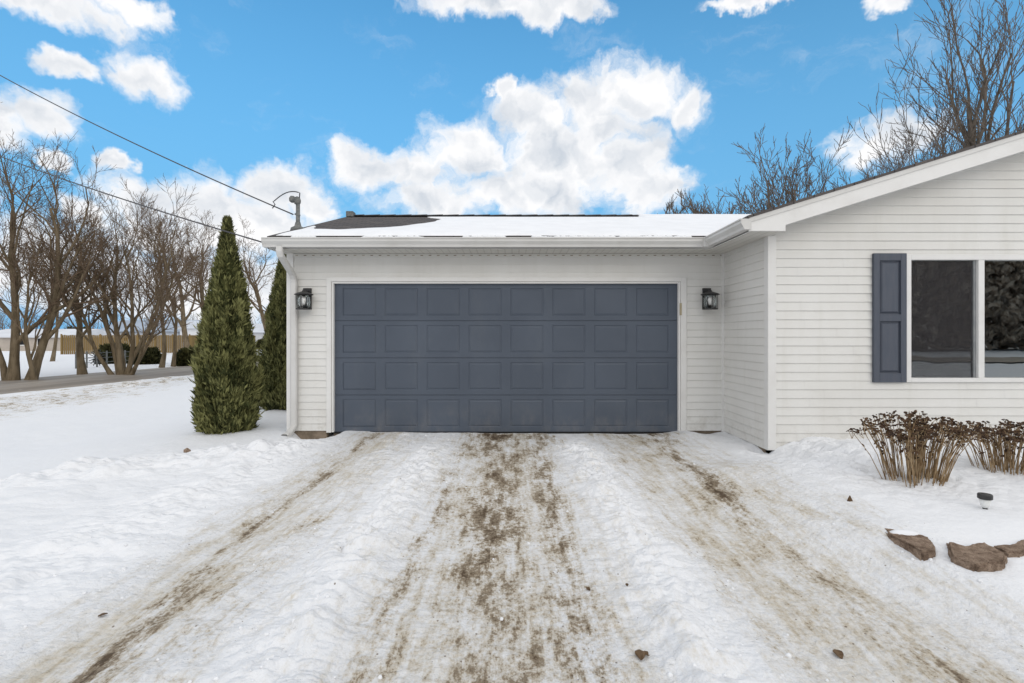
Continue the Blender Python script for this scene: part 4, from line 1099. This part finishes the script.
# ------------------------------------------------------------------ sky, sun, camera
world = bpy.data.worlds.new('World'); scene.world = world; world.use_nodes = True
W = NT(world.node_tree); bg = W.n['Background']
SUN_EL, SUN_AZ = R(23), R(154)            # azimuth from +Y towards +X: behind the viewer, to the right
sky = W.node('ShaderNodeTexSky', sky_type='NISHITA'); sky.sun_disc = False
sky.sun_elevation = SUN_EL; sky.sun_rotation = SUN_AZ
sky.altitude = 300; sky.air_density = 1.0; sky.dust_density = .3; sky.ozone_density = 1.6
dirv = W.vmath('NORMALIZE', W.node('ShaderNodeTexCoord').outputs['Generated'])
sep = W.node('ShaderNodeSeparateXYZ'); W.put(sep.inputs[0], dirv)
az = W.math('ARCTAN2', sep.outputs[0], sep.outputs[1]); el = W.math('ARCSINE', sep.outputs[2])
cmb = W.node('ShaderNodeCombineXYZ'); W.put(cmb.inputs[0], az); W.put(cmb.inputs[1], el)
n_v = W.noise(cmb.outputs[0], 9, 5, .6, out='Color')
warp = W.vmath('MULTIPLY', W.vmath('SUBTRACT', n_v, (.5, .5, .5)), (.16, .11, 0))
pw = W.vmath('ADD', cmb.outputs[0], warp)
BL = [(365, 165, 44, 26), (415, 168, 55, 30), (470, 150, 55, 36), (530, 120, 45, 34), (585, 100, 55, 40), (640, 88, 50, 36), (680, 100, 30, 26), (560, 155, 80, 42), (630, 160, 48, 38), (655, 190, 48, 28), (530, 192, 110, 34), (430, 196, 60, 24), (505, 98, 15, 14), (608, 128, 42, 22),
      (150, 205, 60, 34), (215, 200, 60, 34), (285, 192, 48, 30), (315, 205, 30, 24), (90, 218, 40, 16), (250, 225, 90, 34), (180, 235, 120, 26),
      (40, 115, 50, 30), (-10, 125, 50, 34), (115, 160, 20, 13), (40, 165, 30, 12), (62, 63, 32, 16), (137, 72, 46, 26), (60, 6, 100, 24), (135, 8, 40, 16),
      (500, 3, 100, 20), (565, 9, 50, 15), (872, 142, 40, 24), (915, 130, 46, 24), (890, 4, 32, 12), (760, -6, 60, 10), (-60, 210, 90, 60), (60, 275, 220, 50), (240, 290, 120, 50), (700, 330, 300, 60), (1100, 190, 90, 40)]
field = None; field_low = None
for (px, py, rx, ry) in BL:
    x, z = (px - CX) / F, (HY - py) / F; A = math.atan2(x, 1); E = math.atan2(z, math.hypot(x, 1))
    sa = 1 / (1 + x * x); se = sa**.5 / (1 + z * z * sa)
    v = W.vmath('MULTIPLY', W.vmath('SUBTRACT', pw, (A, E, 0)), (1 / (rx / F * sa), 1 / (ry / F * se), 0))
    f_ = W.math('SUBTRACT', 1.0, W.vmath('LENGTH', v))
    if field is None: field = f_
    else: field = W.math('SMOOTH_MAX', field, f_, .35)
nz = W.noise(pw, 15, 6, .6); nl = W.noise(pw, 11, 3, .5); nz2 = W.noise(W.vmath('ADD', pw, (.008, .030, 0)), 11, 3, .5)
fld = W.math('ADD', field, W.math('MULTIPLY', W.math('SUBTRACT', nz, .5), 1.5))
alpha = W.ramp(fld, -.14, .54)
# wisps and generic cloud for the rest of the dome
gen = W.noise(W.vmath('MULTIPLY', dirv, (1, 1, 2.2)), 2.4, 7, .6)
back = W.math('MAXIMUM', W.ramp(sep.outputs[1], .62, .42), W.ramp(sep.outputs[2], .57, .68))
alpha_b = W.math('MULTIPLY', W.ramp(gen, .24, .44), back)
wisp = W.math('MULTIPLY', W.ramp(W.noise(W.vmath('MULTIPLY', pw, (1, 2.2, 1)), 5, 7, .65), .52, .8), .28)
alpha = W.math('MAXIMUM', W.math('MAXIMUM', alpha, alpha_b), wisp)
lit = W.math('ADD', W.math('MULTIPLY', W.math('SUBTRACT', nl, nz2), 1.9), W.ramp(fld, .1, 1.2, .92, .52))
lit = W.math('ADD', lit, W.math('MULTIPLY', W.math('SUBTRACT', W.noise(pw, 7, 4, .6), .5), 1.1), clamp=True)
CLOUD = 8.4
ccol = W.mix(lit, (.54 * CLOUD, .61 * CLOUD, .70 * CLOUD), (1.04 * CLOUD, 1.04 * CLOUD, 1.05 * CLOUD))
tint = W.mix(1.0, sky.outputs[0], (.50, 1.42, 1.75), 'MULTIPLY')
hs = W.node('ShaderNodeHueSaturation'); W.put(hs.inputs['Color'], tint); hs.inputs['Saturation'].default_value = 1.0; hs.inputs['Value'].default_value = 1.0
skyc = W.mix(W.ramp(sep.outputs[2], .75, .12, 0, 1, smooth=False), hs.outputs[0], (.23 * 7.2, .58 * 7.2, .95 * 7.2))
bright = W.math('MULTIPLY', W.ramp(sep.outputs[1], .5, -.1), .16)
ccol = W.vmath('SCALE', ccol); W.put(ccol.node.inputs['Scale'], W.math('ADD', 1.0, bright))
W.put(bg.inputs['Color'], W.mix(alpha, skyc, ccol)); bg.inputs['Strength'].default_value = .12
try: world.cycles.sampling_method = 'MANUAL'; world.cycles.sample_map_resolution = 512
except Exception: pass

sl = bpy.data.lights.new('sun', 'SUN'); sl.energy = .85; sl.angle = R(40); sl.color = (1.0, .93, .82)
so = bpy.data.objects.new('sun', sl); COL.objects.link(so)
tosun = Vector((math.sin(SUN_AZ) * math.cos(SUN_EL), math.cos(SUN_AZ) * math.cos(SUN_EL), math.sin(SUN_EL)))
so.rotation_euler = tosun.to_track_quat('Z', 'Y').to_euler(); so.location = (0, 0, 30)

cam = bpy.data.cameras.new('camera'); cam.sensor_width = 36; cam.lens = F / 1024 * 36
cam.shift_y = -(341.5 - HY) / 1024; cam.clip_start = .05; cam.clip_end = 3000
co = bpy.data.objects.new('camera', cam); COL.objects.link(co); co.location = (0, 0, CZ); co.rotation_euler = (R(90), 0, 0)
scene.camera = co
scene.cycles.max_bounces = 8; scene.cycles.diffuse_bounces = 3; scene.cycles.glossy_bounces = 3; scene.cycles.transparent_max_bounces = 10
scene.view_settings.view_transform = 'Standard'; scene.view_settings.look = 'None'
scene.view_settings.exposure = -0.05; scene.view_settings.gamma = 1
scene.render.resolution_x = 1024; scene.render.resolution_y = 683
